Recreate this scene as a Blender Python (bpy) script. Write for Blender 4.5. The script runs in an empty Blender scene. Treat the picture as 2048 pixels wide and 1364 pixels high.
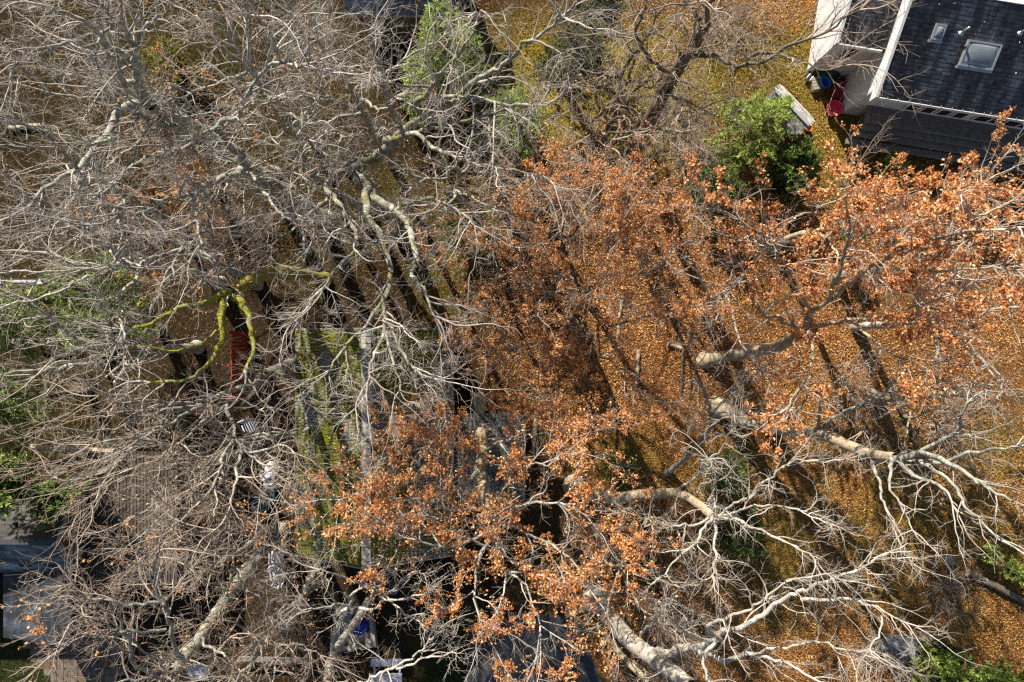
import bpy, math, random
import numpy as np
from mathutils import Vector, Matrix

# ------------------------------------------------------------------ camera, sky, sun, exposure
sc = bpy.context.scene
COL = sc.collection
H = 27.2                       # drone height above the ground, metres
F = 1359.0                     # focal length in pixels of the 2048 px wide photograph (74 degrees across)
cam_d = bpy.data.cameras.new("camera"); cam = bpy.data.objects.new("camera", cam_d); COL.objects.link(cam)
cam.location = (0, 0, H); cam.rotation_euler = (0, 0, 0)
cam_d.sensor_width = 36.0; cam_d.lens = 36.0 * F / 2048.0; cam_d.clip_end = 2000.0; cam_d.clip_start = 0.1
sc.camera = cam

SUN_AZ = (-0.42, 0.907)        # where the sun stands, in plan
SUN_EL = math.radians(32)
w = bpy.data.worlds.new("World"); sc.world = w; w.use_nodes = True
nt = w.node_tree; nt.nodes.clear()
sky = nt.nodes.new("ShaderNodeTexSky"); sky.sky_type = 'NISHITA'; sky.sun_disc = False
sky.sun_elevation = SUN_EL; sky.sun_rotation = math.atan2(SUN_AZ[0], SUN_AZ[1])
bg = nt.nodes.new("ShaderNodeBackground"); bg.inputs[1].default_value = 0.055
wo = nt.nodes.new("ShaderNodeOutputWorld")
nt.links.new(sky.outputs[0], bg.inputs[0]); nt.links.new(bg.outputs[0], wo.inputs[0])
sl = bpy.data.lights.new("sun", 'SUN'); sl.energy = 5.0; sl.angle = math.radians(0.53); sl.color = (1.0, 0.93, 0.82)
so = bpy.data.objects.new("sun", sl); COL.objects.link(so)
so.rotation_euler = Vector((-SUN_AZ[0]*math.cos(SUN_EL), -SUN_AZ[1]*math.cos(SUN_EL), -math.sin(SUN_EL))).to_track_quat('-Z', 'Y').to_euler()
so.location = (-15, 30, 40)
sc.view_settings.view_transform = 'Standard'; sc.view_settings.look = 'None'
sc.view_settings.gamma = 1.0; sc.view_settings.use_curve_mapping = False
sc.view_settings.exposure = 1.25
sc.cycles.use_denoising = False
sc.cycles.pixel_filter_type = 'BLACKMAN_HARRIS'; sc.cycles.filter_width = 1.3
sc.cycles.max_bounces = 6; sc.cycles.transparent_max_bounces = 6
sc.cycles.sample_clamp_indirect = 4.0

rng = np.random.default_rng(7)
random.seed(7)

# ------------------------------------------------------------------ helpers
def U(px, py, z=0.0):
    """the point at height z that a pixel of the 2048 px photograph looks at"""
    return np.array(((px - 1024) / F * (H - z), -(py - 682) / F * (H - z), z))

def tag(o, label=None, cat=None, group=None, kind=None):
    if label: o["label"] = label
    if cat: o["category"] = cat
    if group: o["group"] = group
    if kind: o["kind"] = kind
    return o

def empty(name, loc, rz=0.0, **k):
    o = bpy.data.objects.new(name, None); COL.objects.link(o)
    o.location = loc; o.rotation_euler = (0, 0, rz); o.empty_display_size = 0.2
    return tag(o, **k)

def link_mesh(name, me, mat, parent=None, **k):
    o = bpy.data.objects.new(name, me); COL.objects.link(o)
    if mat is not None and len(me.materials) == 0: me.materials.append(mat)
    if parent is not None: o.parent = parent
    return tag(o, **k)

def mesh_quads(name, V, Q, smooth=False, col=None):
    V = np.ascontiguousarray(V, dtype=np.float32).reshape(-1, 3); Q = np.ascontiguousarray(Q, dtype=np.int32).reshape(-1, 4)
    me = bpy.data.meshes.new(name)
    me.vertices.add(len(V)); me.vertices.foreach_set("co", V.ravel())
    me.loops.add(Q.size); me.loops.foreach_set("vertex_index", Q.ravel())
    me.polygons.add(len(Q)); me.polygons.foreach_set("loop_start", np.arange(0, Q.size, 4, dtype=np.int32))
    if smooth: me.polygons.foreach_set("use_smooth", np.ones(len(Q), dtype=bool))
    if col is not None:
        a = me.color_attributes.new("tint", 'FLOAT_COLOR', 'POINT')
        c = np.ones((len(V), 4), dtype=np.float32); c[:, :3] = col
        a.data.foreach_set("color", c.ravel())
    me.update(calc_edges=True)
    return me

class MB:
    """collects simple shapes into one mesh"""
    def __init__(s): s.v = []; s.f = []
    def quad(s, a, b, c, d):
        n = len(s.v); s.v += [tuple(a), tuple(b), tuple(c), tuple(d)]; s.f.append((n, n+1, n+2, n+3)); return s
    def poly(s, pts):
        n = len(s.v); s.v += [tuple(p) for p in pts]; s.f.append(tuple(range(n, n+len(pts)))); return s
    def box(s, x0, x1, y0, y1, z0, z1, M=None):
        n = len(s.v)
        for z in (z0, z1):
            for (x, y) in ((x0, y0), (x1, y0), (x1, y1), (x0, y1)):
                p = Vector((x, y, z)); p = M @ p if M is not None else p; s.v.append(tuple(p))
        for f in ((3, 2, 1, 0), (4, 5, 6, 7), (0, 1, 5, 4), (1, 2, 6, 5), (2, 3, 7, 6), (3, 0, 4, 7)): s.f.append(tuple(n+i for i in f))
        return s
    def prism(s, pts, z0, z1):
        """outline pts (x, y) counter-clockwise"""
        n = len(s.v); k = len(pts)
        for z in (z0, z1):
            for p in pts: s.v.append((p[0], p[1], z))
        s.f.append(tuple(n+i for i in reversed(range(k)))); s.f.append(tuple(n+k+i for i in range(k)))
        for i in range(k): j = (i+1) % k; s.f.append((n+i, n+j, n+k+j, n+k+i))
        return s
    def lathe(s, prof, seg=20, c=(0, 0, 0), sx=1.0, sy=1.0):
        n = len(s.v)
        for (r, z) in prof:
            for i in range(seg):
                a = 2*math.pi*i/seg; s.v.append((c[0]+r*math.cos(a)*sx, c[1]+r*math.sin(a)*sy, c[2]+z))
        for j in range(len(prof)-1):
            for i in range(seg):
                k = (i+1) % seg; s.f.append((n+j*seg+i, n+j*seg+k, n+(j+1)*seg+k, n+(j+1)*seg+i))
        return s
    def bar(s, a, b, r, seg=8, r2=None):
        a = Vector(a); b = Vector(b); d = (b-a).normalized(); r2 = r if r2 is None else r2
        u = d.cross(Vector((0.13, 0.31, 0.94)));
        if u.length < 1e-4: u = d.cross(Vector((1, 0, 0)))
        u.normalize(); v = d.cross(u); n = len(s.v)
        for (p, rr) in ((a, r), (b, r2)):
            for i in range(seg):
                t = 2*math.pi*i/seg; s.v.append(tuple(p+u*rr*math.cos(t)+v*rr*math.sin(t)))
        for i in range(seg): k = (i+1) % seg; s.f.append((n+i, n+k, n+seg+k, n+seg+i))
        s.f.append(tuple(n+i for i in reversed(range(seg)))); s.f.append(tuple(n+seg+i for i in range(seg)))
        return s
    def mesh(s, name, smooth=False, bevel=0.0):
        me = bpy.data.meshes.new(name); me.from_pydata(s.v, [], s.f); me.update()
        if smooth: me.polygons.foreach_set("use_smooth", [True]*len(me.polygons))
        return me
    def build(s, name, mat, parent=None, smooth=False, **k):
        return link_mesh(name, s.mesh(name, smooth), mat, parent, **k)

# ------------------------------------------------------------------ materials
def mat_new(name):
    m = bpy.data.materials.new(name); m.use_nodes = True; n = m.node_tree; n.nodes.clear()
    return m, n

def N(n, t, **k):
    x = n.nodes.new(t)
    for a, b in k.items(): setattr(x, a, b)
    return x

def noise(n, scale, detail=4.0, rough=0.55, vec=None, stretch=None):
    tx = N(n, "ShaderNodeTexNoise"); tx.inputs["Scale"].default_value = scale; tx.inputs["Detail"].default_value = detail; tx.inputs["Roughness"].default_value = rough
    if vec is None:
        tc = N(n, "ShaderNodeTexCoord"); vec = tc.outputs["Object"]
    if stretch:
        mp = N(n, "ShaderNodeMapping"); mp.inputs["Scale"].default_value = stretch; n.links.new(vec, mp.inputs[0]); vec = mp.outputs[0]
    n.links.new(vec, tx.inputs["Vector"]); return tx.outputs["Fac"]

def ramp(n, fac, stops):
    r = N(n, "ShaderNodeValToRGB"); e = r.color_ramp.elements
    while len(e) < len(stops): e.new(0.5)
    for i, (p, c) in enumerate(stops): e[i].position = p; e[i].color = (*c, 1)
    n.links.new(fac, r.inputs[0]); return r.outputs[0]

def mix(n, fac, a, b, mode='MIX'):
    m = N(n, "ShaderNodeMix"); m.data_type = 'RGBA'; m.blend_type = mode
    for s, v in ((m.inputs[0], fac), (m.inputs[6], a), (m.inputs[7], b)):
        if isinstance(v, (int, float)): s.default_value = v
        elif isinstance(v, tuple): s.default_value = (*v, 1)
        else: n.links.new(v, s)
    return m.outputs[2]

def out_principled(n, color, rough=0.8, bump=None, bstr=0.3, bdist=0.02, spec=0.3, **k):
    p = N(n, "ShaderNodeBsdfPrincipled"); p.inputs["Roughness"].default_value = rough; p.inputs["Specular IOR Level"].default_value = spec
    if isinstance(color, tuple): p.inputs["Base Color"].default_value = (*color, 1)
    else: n.links.new(color, p.inputs["Base Color"])
    for a, b in k.items(): p.inputs[a.replace("_", " ")].default_value = b
    if bump is not None:
        bm = N(n, "ShaderNodeBump"); bm.inputs["Strength"].default_value = bstr; bm.inputs["Distance"].default_value = bdist
        n.links.new(bump, bm.inputs["Height"]); n.links.new(bm.outputs[0], p.inputs["Normal"])
    o = N(n, "ShaderNodeOutputMaterial"); n.links.new(p.outputs[0], o.inputs[0]); return p

def plain(name, c, rough=0.6, var=0.18, scale=9.0, spec=0.35, bump=0.15, **k):
    m, n = mat_new(name)
    f = noise(n, scale, 5)
    f2 = noise(n, scale*6, 3)
    lo = tuple(x*(1-var*1.6) for x in c); hi = tuple(min(1, x*(1+var)) for x in c)
    cc = ramp(n, f, [(0.3, lo), (0.7, hi)])
    cc = mix(n, 0.35, cc, mix(n, f2, lo, hi))
    out_principled(n, cc, rough, f2, bump, 0.01, spec, **k); return m

def bark(name, base, dark, lichen=None, amount=0.5, lscale=5.0, moss=None, mamount=0.5):
    m, n = mat_new(name)
    f = noise(n, 7, 6, 0.65, stretch=(1, 1, 0.45)); f2 = noise(n, 38, 4, 0.6)
    c = ramp(n, f, [(0.32, dark), (0.62, base)])
    c = mix(n, 0.4, c, ramp(n, f2, [(0.35, dark), (0.6, base)]))
    if lichen:
        lf = noise(n, lscale, 5, 0.7); lf = ramp(n, lf, [(1-amount-0.06, (0, 0, 0)), (1-amount+0.05, (1, 1, 1))])
        c = mix(n, lf, c, lichen)
    if moss:
        mf = noise(n, 2.2, 5, 0.7); mf = ramp(n, mf, [(1-mamount-0.08, (0, 0, 0)), (1-mamount+0.08, (1, 1, 1))])
        c = mix(n, mf, c, ramp(n, f2, [(0.3, tuple(x*0.5 for x in moss)), (0.7, moss)]))
    out_principled(n, c, 0.9, f2, 0.6, 0.02, 0.2); return m

def twig(name, a, b):
    m, n = mat_new(name)
    g = N(n, "ShaderNodeNewGeometry")
    c = mix(n, g.outputs["Random Per Island"], a, b)
    c = mix(n, noise(n, 1.1, 3), c, tuple(x*0.65 for x in b))
    out_principled(n, c, 0.85, None, spec=0.25); return m

def leafmat(name, trans=0.35, gloss=0.25):
    m, n = mat_new(name)
    a = N(n, "ShaderNodeAttribute"); a.attribute_name = "tint"
    p = N(n, "ShaderNodeBsdfPrincipled"); p.inputs["Roughness"].default_value = 0.6; p.inputs["Specular IOR Level"].default_value = gloss
    n.links.new(a.outputs["Color"], p.inputs["Base Color"])
    t = N(n, "ShaderNodeBsdfTranslucent"); n.links.new(a.outputs["Color"], t.inputs["Color"])
    mx = N(n, "ShaderNodeMixShader"); mx.inputs[0].default_value = trans
    n.links.new(p.outputs[0], mx.inputs[1]); n.links.new(t.outputs[0], mx.inputs[2])
    o = N(n, "ShaderNodeOutputMaterial"); n.links.new(mx.outputs[0], o.inputs[0]); return m

M = {}
M["bark_lichen"] = bark("bark_lichen", (.30, .28, .24), (.085, .075, .055), (.34, .36, .29), .46, 4.5)
M["bark_fork"] = bark("bark_fork", (.26, .24, .19), (.08, .07, .05), (.36, .38, .30), .44, 4.5, (.17, .17, .03), .42)
M["bark_pale"] = bark("bark_pale", (.42, .38, .31), (.17, .14, .11), (.50, .49, .43), .45, 3.0)
M["bark_moss"] = bark("bark_moss", (.22, .20, .14), (.07, .06, .04), (.40, .43, .33), .40, 6.0, (.30, .28, .035), .60)
M["bark_dark"] = bark("bark_dark", (.15, .12, .09), (.045, .036, .028), (.24, .24, .19), .36, 4.0)
M["bark_tan"] = bark("bark_tan", (.40, .33, .22), (.16, .12, .08), (.46, .42, .30), .40, 3.0)
M["twig_silver"] = twig("twig_silver", (.68, .64, .56), (.24, .20, .165))
M["twig_white"] = twig("twig_white", (.66, .61, .53), (.34, .28, .22))
M["twig_tan"] = twig("twig_tan", (.66, .56, .45), (.22, .165, .125))
M["twig_brown"] = twig("twig_brown", (.24, .18, .13), (.12, .09, .07))
M["leaf"] = leafmat("leaf", 0.38, 0.30)
M["needle"] = leafmat("needle", 0.40, 0.30)
M["litter"] = leafmat("litter", 0.08, 0.20)

# ------------------------------------------------------------------ ground
def in_px(x, y):
    return 1024 + np.asarray(x) * F / H, 682 - np.asarray(y) * F / H

def blob(px, py, cx, cy, rx, ry, soft=0.5):
    d = np.sqrt(((px-cx)/rx)**2 + ((py-cy)/ry)**2)
    return np.clip((1+soft-d)/(2*soft), 0, 1)

_g = rng.random((64, 64))
def vnoise(x, y, s):
    x = np.asarray(x)*s+100; y = np.asarray(y)*s+100
    xi = np.floor(x).astype(int); yi = np.floor(y).astype(int); fx = x-xi; fy = y-yi
    fx = fx*fx*(3-2*fx); fy = fy*fy*(3-2*fy)
    g = lambda i, j: _g[i % 64, j % 64]
    return (g(xi, yi)*(1-fx)+g(xi+1, yi)*fx)*(1-fy)+(g(xi, yi+1)*(1-fx)+g(xi+1, yi+1)*fx)*fy
def fnoise(x, y, s): return 0.5*vnoise(x, y, s)+0.3*vnoise(x, y, s*2.3)+0.2*vnoise(x, y, s*5.1)

GRASS = [(420, 130, 330, 150, .75), (250, 330, 200, 80, .5), (620, 420, 120, 150, .55), (1880, 1060, 160, 90, .5), (1560, 1130, 90, 140, .45), (1760, 1100, 70, 120, .55), (1900, 1230, 60, 90, .4), (1980, 900, 80, 80, .4), (1250, 190, 330, 150, 1.0), (1560, 150, 150, 110, .75), (1680, 260, 80, 60, .8), (350, 150, 90, 110, .9), (500, 270, 120, 110, .7), (930, 440, 60, 110, .9), (880, 560, 60, 80, .6), (760, 390, 90, 60, .5),
         (60, 1330, 130, 90, 1.0), (905, 1310, 70, 90, .9), (1790, 1010, 60, 150, .42), (1640, 960, 50, 120, .35), (1450, 960, 90, 60, .5), (1960, 1120, 120, 60, .5),
         (1700, 360, 140, 60, .6), (150, 620, 160, 120, .5), (120, 800, 160, 120, .6), (1250, 930, 90, 60, .5)]
def grassiness(x, y):
    px, py = in_px(x, y); g = np.zeros(np.shape(px))
    for (cx, cy, rx, ry, a) in GRASS: g = np.maximum(g, a*blob(px, py, cx, cy, rx, ry, .45))
    return np.clip(g*(0.45+1.1*fnoise(x, y, .8)), 0, 1)
def soil(x, y):
    """bare dark ground: under the trees at the left, round the buildings, the yard at the bottom"""
    px, py = in_px(x, y); g = np.zeros(np.shape(px))
    for (cx, cy, rx, ry, a) in [(120, 520, 220, 90, .8), (560, 720, 70, 200, .95), (880, 570, 70, 110, .8), (560, 1040, 60, 180, .95), (760, 1250, 200, 110, .9), (1010, 1260, 130, 90, .9), (470, 1310, 200, 80, .8), (300, 720, 200, 140, .5), (1700, 170, 60, 60, .7)]:
        g = np.maximum(g, a*blob(px, py, cx, cy, rx, ry, .5))
    return np.clip(g*(0.6+.8*fnoise(x, y, .6)), 0, 1)

def make_ground():
    xs = np.unique(np.concatenate([[-400, -200, -100, -60, -40], np.arange(-30, 30.01, .3), [40, 60, 100, 200, 400]]))
    ys = np.unique(np.concatenate([[-400, -200, -100, -60, -40], np.arange(-22, 22.01, .3), [40, 60, 100, 200, 400]]))
    X, Y = np.meshgrid(xs, ys, indexing='ij'); nx, ny = X.shape
    V = np.stack([X, Y, np.zeros_like(X)], -1).reshape(-1, 3)
    I = np.arange(nx*ny).reshape(nx, ny)
    Q = np.stack([I[:-1, :-1], I[1:, :-1], I[1:, 1:], I[:-1, 1:]], -1).reshape(-1, 4)
    x, y = V[:, 0], V[:, 1]
    g = grassiness(x, y)[:, None]; s = soil(x, y)[:, None]; k = fnoise(x, y, .5)[:, None]
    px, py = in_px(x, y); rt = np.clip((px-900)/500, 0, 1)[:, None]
    c = (1-k)*np.array((.012, .010, .006)) + k*np.array((.042, .030, .013))  # left ground near black: canopy shade is put into the colour
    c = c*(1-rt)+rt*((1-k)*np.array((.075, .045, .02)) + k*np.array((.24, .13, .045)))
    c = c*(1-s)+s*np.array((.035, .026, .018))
    c = c*(1-g)+g*(.22+.78*np.clip((px[:, None]-700)/400, 0, 1))*((1-k)*np.array((.10, .10, .018))+k*np.array((.24, .20, .035)))  # grass tint darkened on the left to stand for canopy shade
    px, py = in_px(x, y)
    lawn = np.maximum(blob(px, py, 40, 1340, 130, 90, .3), blob(px, py, 905, 1310, 70, 90, .4))[:, None]
    c = c*(1-lawn)+lawn*np.array((.025, .036, .012))  # very dark green: shade falling on the lawn is painted in
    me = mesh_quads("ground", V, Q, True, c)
    m, n = mat_new("ground")
    a = N(n, "ShaderNodeAttribute"); a.attribute_name = "tint"
    f1 = noise(n, 9, 6, .7); f2 = noise(n, 42, 3, .6)
    vo = N(n, "ShaderNodeTexVoronoi"); vo.inputs["Scale"].default_value = 24.0; tc = N(n, "ShaderNodeTexCoord"); n.links.new(tc.outputs["Object"], vo.inputs["Vector"])
    c1 = mix(n, 1.0, a.outputs["Color"], ramp(n, f1, [(.3, (.5, .48, .45)), (.7, (1.35, 1.3, 1.2))]), 'MULTIPLY')
    sep = N(n, "ShaderNodeSeparateColor"); n.links.new(vo.outputs["Color"], sep.inputs[0])
    c2 = mix(n, 1.0, c1, ramp(n, sep.outputs[0], [(.1, (.4, .36, .32)), (.9, (1.7, 1.5, 1.25))]), 'MULTIPLY')
    out_principled(n, c2, .95, f2, .9, .05, .1)
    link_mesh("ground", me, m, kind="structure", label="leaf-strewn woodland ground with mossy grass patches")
make_ground()

# ------------------------------------------------------------------ leaves
def leaf_mesh(name, P, A, Nn, L, W, col, fold=0.25):
    """one bent four-cornered leaf for each row: P base, A axis, Nn rough normal"""
    A = A/np.linalg.norm(A, axis=1, keepdims=True)
    S = np.cross(A, Nn); S /= np.linalg.norm(S, axis=1, keepdims=True)+1e-9
    Z = np.cross(S, A)
    L = L[:, None]; W = W[:, None]
    v0 = P; v1 = P+A*L*.45+S*W*.5+Z*W*fold; v2 = P+A*L; v3 = P+A*L*.45-S*W*.5+Z*W*fold
    V = np.stack([v0, v1, v2, v3], 1).reshape(-1, 3)
    Q = np.arange(len(P)*4).reshape(-1, 4)
    c = np.repeat(col, 4, axis=0)
    return mesh_quads(name, V, Q, False, c)

def palette(cols, n, r, jit=.18):
    cols = np.array(cols); wts = np.ones(len(cols))/len(cols)
    c = cols[r.choice(len(cols), n, p=wts)]
    return np.clip(c*(1+jit*r.standard_normal((n, 1)))+0, 0.004, .9)

def rand_unit(n, r):
    v = r.standard_normal((n, 3)); return v/np.linalg.norm(v, axis=1, keepdims=True)

ORANGE = [(.62, .27, .085), (.72, .38, .16), (.50, .18, .05), (.76, .52, .30), (.60, .24, .06), (.36, .11, .035)]
COPPER = [(.52, .22, .065), (.40, .14, .04), (.62, .32, .11), (.29, .095, .028), (.66, .42, .20)]
GOLD = [(.48, .23, .055), (.55, .30, .08), (.40, .17, .04), (.30, .12, .03), (.60, .38, .14), (.22, .10, .035)]
GREEN = [(.10, .17, .028), (.14, .22, .04), (.065, .11, .02), (.19, .25, .05)]
LIME = [(.30, .38, .07), (.22, .31, .05), (.40, .45, .12), (.15, .21, .04)]
DARKGREEN = [(.022, .05, .012), (.035, .07, .016), (.05, .085, .02), (.016, .035, .01)]

def make_litter():
    n = 760000
    x = rng.uniform(-22, 22, n); y = rng.uniform(-15, 15, n)
    s = soil(x, y); g = grassiness(x, y); px, py = in_px(x, y)
    lawn = np.maximum(blob(px, py, 40, 1340, 130, 90, .3), blob(px, py, 905, 1310, 70, 90, .4))
    drive = ((px > 900) & (px < 1230) & (py > 1225))
    right = np.clip((px-1150)/350, 0, 1)
    cz = blob(px, py, 1240, 620, 260, 260, .25)[()]; right = np.maximum(right, cz)
    keep = rng.random(n) < np.clip((.10+.9*right+.5*blob(px, py, 330, 350, 170, 110, .5)+.4*blob(px, py, 520, 450, 120, 60, .5))*(1-.85*s)*(1-.68*g)*(1-.93*lawn)*np.where(drive, .12, 1)*np.maximum(np.clip(2.6*fnoise(x, y, .45)-.55, .08, 1.15), cz)*(.5+.8*fnoise(x, y, 1.7)), 0, 1)
    x, y, px, py = x[keep], y[keep], px[keep], py[keep]; n = len(x)
    P = np.stack([x, y, rng.uniform(.008, .05, n)], 1)
    a = rng.uniform(0, 2*np.pi, n); A = np.stack([np.cos(a), np.sin(a), rng.normal(0, .3, n)], 1)
    Nn = np.stack([rng.normal(0, .45, n), rng.normal(0, .45, n), np.ones(n)], 1)
    gold = np.clip((px-1480)/300, 0, 1)*np.clip((py-560)/300, 0, 1)
    isg = rng.random(n) < .15+.75*gold
    col = np.where(isg[:, None], palette(GOLD, n, rng), palette(COPPER, n, rng))
    left = np.clip((1150-px)/400, 0, 1)[:, None]; col = col*(1-.5*left)  # left leaves darkened: older brown litter with canopy shade mixed in
    col = col*(.62+.6*fnoise(x+40, y, .7))[:, None]
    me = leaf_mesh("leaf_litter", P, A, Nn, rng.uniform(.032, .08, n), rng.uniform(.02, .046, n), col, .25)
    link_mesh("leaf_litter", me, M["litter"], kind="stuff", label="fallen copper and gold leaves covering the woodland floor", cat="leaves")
make_litter()

def make_grass():
    n = 90000
    x = rng.uniform(-22, 22, n); y = rng.uniform(-15, 15, n)
    g = grassiness(x, y); keep = rng.random(n) < np.clip(g*1.3-.1, 0, 1); x, y = x[keep], y[keep]; n = len(x)
    px, py = in_px(x, y)
    P = np.stack([x, y, np.zeros(n)], 1)
    A = np.stack([rng.normal(0, .7, n), rng.normal(0, .7, n), rng.uniform(.5, 1, n)], 1)
    col = palette([(.16, .16, .03), (.24, .21, .04), (.10, .12, .02), (.30, .25, .07)], n, rng)*(.28+.72*np.clip((px-700)/400, 0, 1))[:, None]  # blades on the left carry canopy shade in their colour
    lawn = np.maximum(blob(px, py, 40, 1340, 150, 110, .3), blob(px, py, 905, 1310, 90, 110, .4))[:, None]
    col = col*(1-.84*lawn)  # lawn blades darkened to match the lawn's painted shade
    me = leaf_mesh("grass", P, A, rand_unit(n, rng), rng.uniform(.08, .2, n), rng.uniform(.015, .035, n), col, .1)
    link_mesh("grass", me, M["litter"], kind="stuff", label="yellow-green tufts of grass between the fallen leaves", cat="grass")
make_grass()

# ------------------------------------------------------------------ buildings
def shingle_mat(name, moss=None, streak=None):
    m, n = mat_new(name)
    a = N(n, "ShaderNodeAttribute"); a.attribute_name = "tint"; c = a.outputs["Color"]
    if streak:
        f = noise(n, 1.0, 4, .6, stretch=streak); c = mix(n, 1.0, c, ramp(n, f, [(.3, (.35, .36, .38)), (.5, (.85, .85, .87)), (.66, (2.4, 2.45, 2.5))]), 'MULTIPLY')
    g = noise(n, 60, 3, .6); c = mix(n, 1.0, c, ramp(n, g, [(.3, (.75, .75, .75)), (.7, (1.2, 1.2, 1.2))]), 'MULTIPLY')
    if moss:
        col, lo, st = moss
        f = noise(n, 1.0, 6, .72, stretch=st); ff = ramp(n, f, [(lo-.04, (0, 0, 0)), (lo+.05, (1, 1, 1))])
        g2 = noise(n, 22, 4, .7); c = mix(n, ff, c, ramp(n, g2, [(.3, tuple(x*.35 for x in col)), (.7, col)]))
        out_principled(n, c, .92, g2, .9, .05, .15)
    else: out_principled(n, c, .75, g, .4, .01, .35)
    return m

def shingles(o, ex, ey, W, L, exp, tab, th, base, var, r, nrm=None, gap=.012):
    """rows of tabs: o lower corner, ex along the eave, ey up the slope (unit vectors)"""
    o, ex, ey = map(np.array, (o, ex, ey)); nz = np.cross(ex, ey); nz = nz/np.linalg.norm(nz)
    if nz[2] < 0: nz = -nz
    V, Q, C = [], [], []
    rows = int(L/exp)+1
    for j in range(rows):
        y0 = j*exp; y1 = min(y0+exp*1.12, L); x = -r.uniform(0, tab)
        while x < W:
            wd = tab*r.uniform(.75, 1.25); a, b = max(x+gap/2, 0), min(x+wd-gap/2, W); x += wd
            if b-a < .03: continue
            dy = r.normal(0, exp*.05); t = th*r.uniform(.7, 1.3); k = len(V)
            yy = max(y0+dy, 0)
            V += [o+ex*a+ey*yy+nz*(t+.004), o+ex*b+ey*yy+nz*(t*r.uniform(.8, 1.2)+.004), o+ex*a+ey*y1+nz*.005, o+ex*b+ey*y1+nz*.005, o+ex*a+ey*yy+nz*.001, o+ex*b+ey*yy+nz*.001]
            Q += [(k, k+1, k+3, k+2), (k+4, k+5, k+1, k)]
            C += [np.array(base)*(1+var*r.standard_normal())]*6
    return np.array(V), np.array(Q), np.clip(np.array(C), .005, 1)

def shingle_part(parent, name, sets, mat):
    VV, QQ, CC, off = [], [], [], 0
    for (V, Q, C) in sets: VV.append(V); QQ.append(Q+off); CC.append(C); off += len(V)
    return link_mesh(name, mesh_quads(name, np.vstack(VV), np.vstack(QQ), False, np.vstack(CC)), mat, parent, kind="stuff")

rs = np.random.default_rng(5)
def leaves_on(parent, f, x0, x1, y0, y1, n, cols=None):
    """leaves fallen on a roof or deck: f gives its height at (x, y) in the parent's frame"""
    x = rs.uniform(x0, x1, n); y = rs.uniform(y0, y1, n); keep = rs.random(n) < np.clip(3*fnoise(x+9, y+4, .6)-1.0, .06, 1); x, y = x[keep], y[keep]; n = len(x)
    P = np.stack([x, y, f(x, y)+rs.uniform(.02, .05, n)], 1); a = rs.uniform(0, 6.28, n)
    A = np.stack([np.cos(a), np.sin(a), rs.normal(0, .25, n)], 1); Nn = np.stack([rs.normal(0, .4, n), rs.normal(0, .4, n), np.ones(n)], 1)
    me = leaf_mesh("fallen_leaves", P, A, Nn, rs.uniform(.05, .11, n), rs.uniform(.03, .06, n), palette(cols or COPPER, n, rs), .25)
    link_mesh("fallen_leaves", me, M["litter"], parent, kind="stuff")
def siding_mat(name, c, pitch):
    m, n = mat_new(name); tc = N(n, "ShaderNodeTexCoord"); wv = N(n, "ShaderNodeTexWave"); wv.bands_direction = 'Z'; wv.wave_profile = 'SAW'
    wv.inputs["Scale"].default_value = math.pi/(10*pitch)*2; wv.inputs["Distortion"].default_value = 0; n.links.new(tc.outputs["Object"], wv.inputs["Vector"])
    st = noise(n, 1.0, 5, .65, stretch=(3, 3, .5)); cc = ramp(n, st, [(.3, tuple(x*.72 for x in c)), (.6, c)])
    cc = mix(n, ramp(n, wv.outputs["Fac"], [(.0, (1, 1, 1)), (.09, (0, 0, 0))]), cc, tuple(x*.55 for x in c))
    out_principled(n, cc, .7, wv.outputs["Fac"], .6, .012, .3); return m
M["white_wall"] = siding_mat("white_wall", (.62, .62, .62), .11)
M["white_trim"] = plain("white_trim", (.58, .58, .57), .6, .18, 3)
M["roof_felt"] = plain("roof_felt", (.05, .05, .052), .9, .2, 6)
M["dark_glass"] = plain("dark_glass", (.012, .016, .02), .08, .1, 3, spec=.6, bump=0)
M["skylight_glass"] = plain("skylight_glass", (.16, .18, .20), .12, .15, 2, spec=.7, bump=.02)
M["metal"] = plain("metal", (.45, .46, .47), .4, .12, 8, Metallic=.6)
M["old_deck"] = plain("old_deck", (.17, .15, .13), .85, .3, 5)
M["deck_plank"] = plain("deck_plank", (.06, .046, .036), .85, .35, 4)
M["brown_siding"] = siding_mat("brown_siding", (.10, .075, .06), .14)
M["tan_timber"] = plain("tan_timber", (.42, .34, .23), .8, .25, 5)
M["grey_timber"] = plain("grey_timber", (.26, .23, .18), .85, .25, 5)
M["brick"] = plain("brick", (.22, .12, .08), .9, .3, 12)
M["shingle_slate"] = shingle_mat("shingle_slate", streak=(2.6, .35, .35))
M["shingle_moss"] = shingle_mat("shingle_moss", moss=((.20, .205, .022), .46, (.55, .35, .5)))
M["shingle_grey"] = shingle_mat("shingle_grey", moss=((.10, .11, .03), .66, (1.1, 1.1, 1)))
M["shingle_cabin"] = shingle_mat("shingle_cabin", streak=(.5, 1.5, .5))

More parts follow.
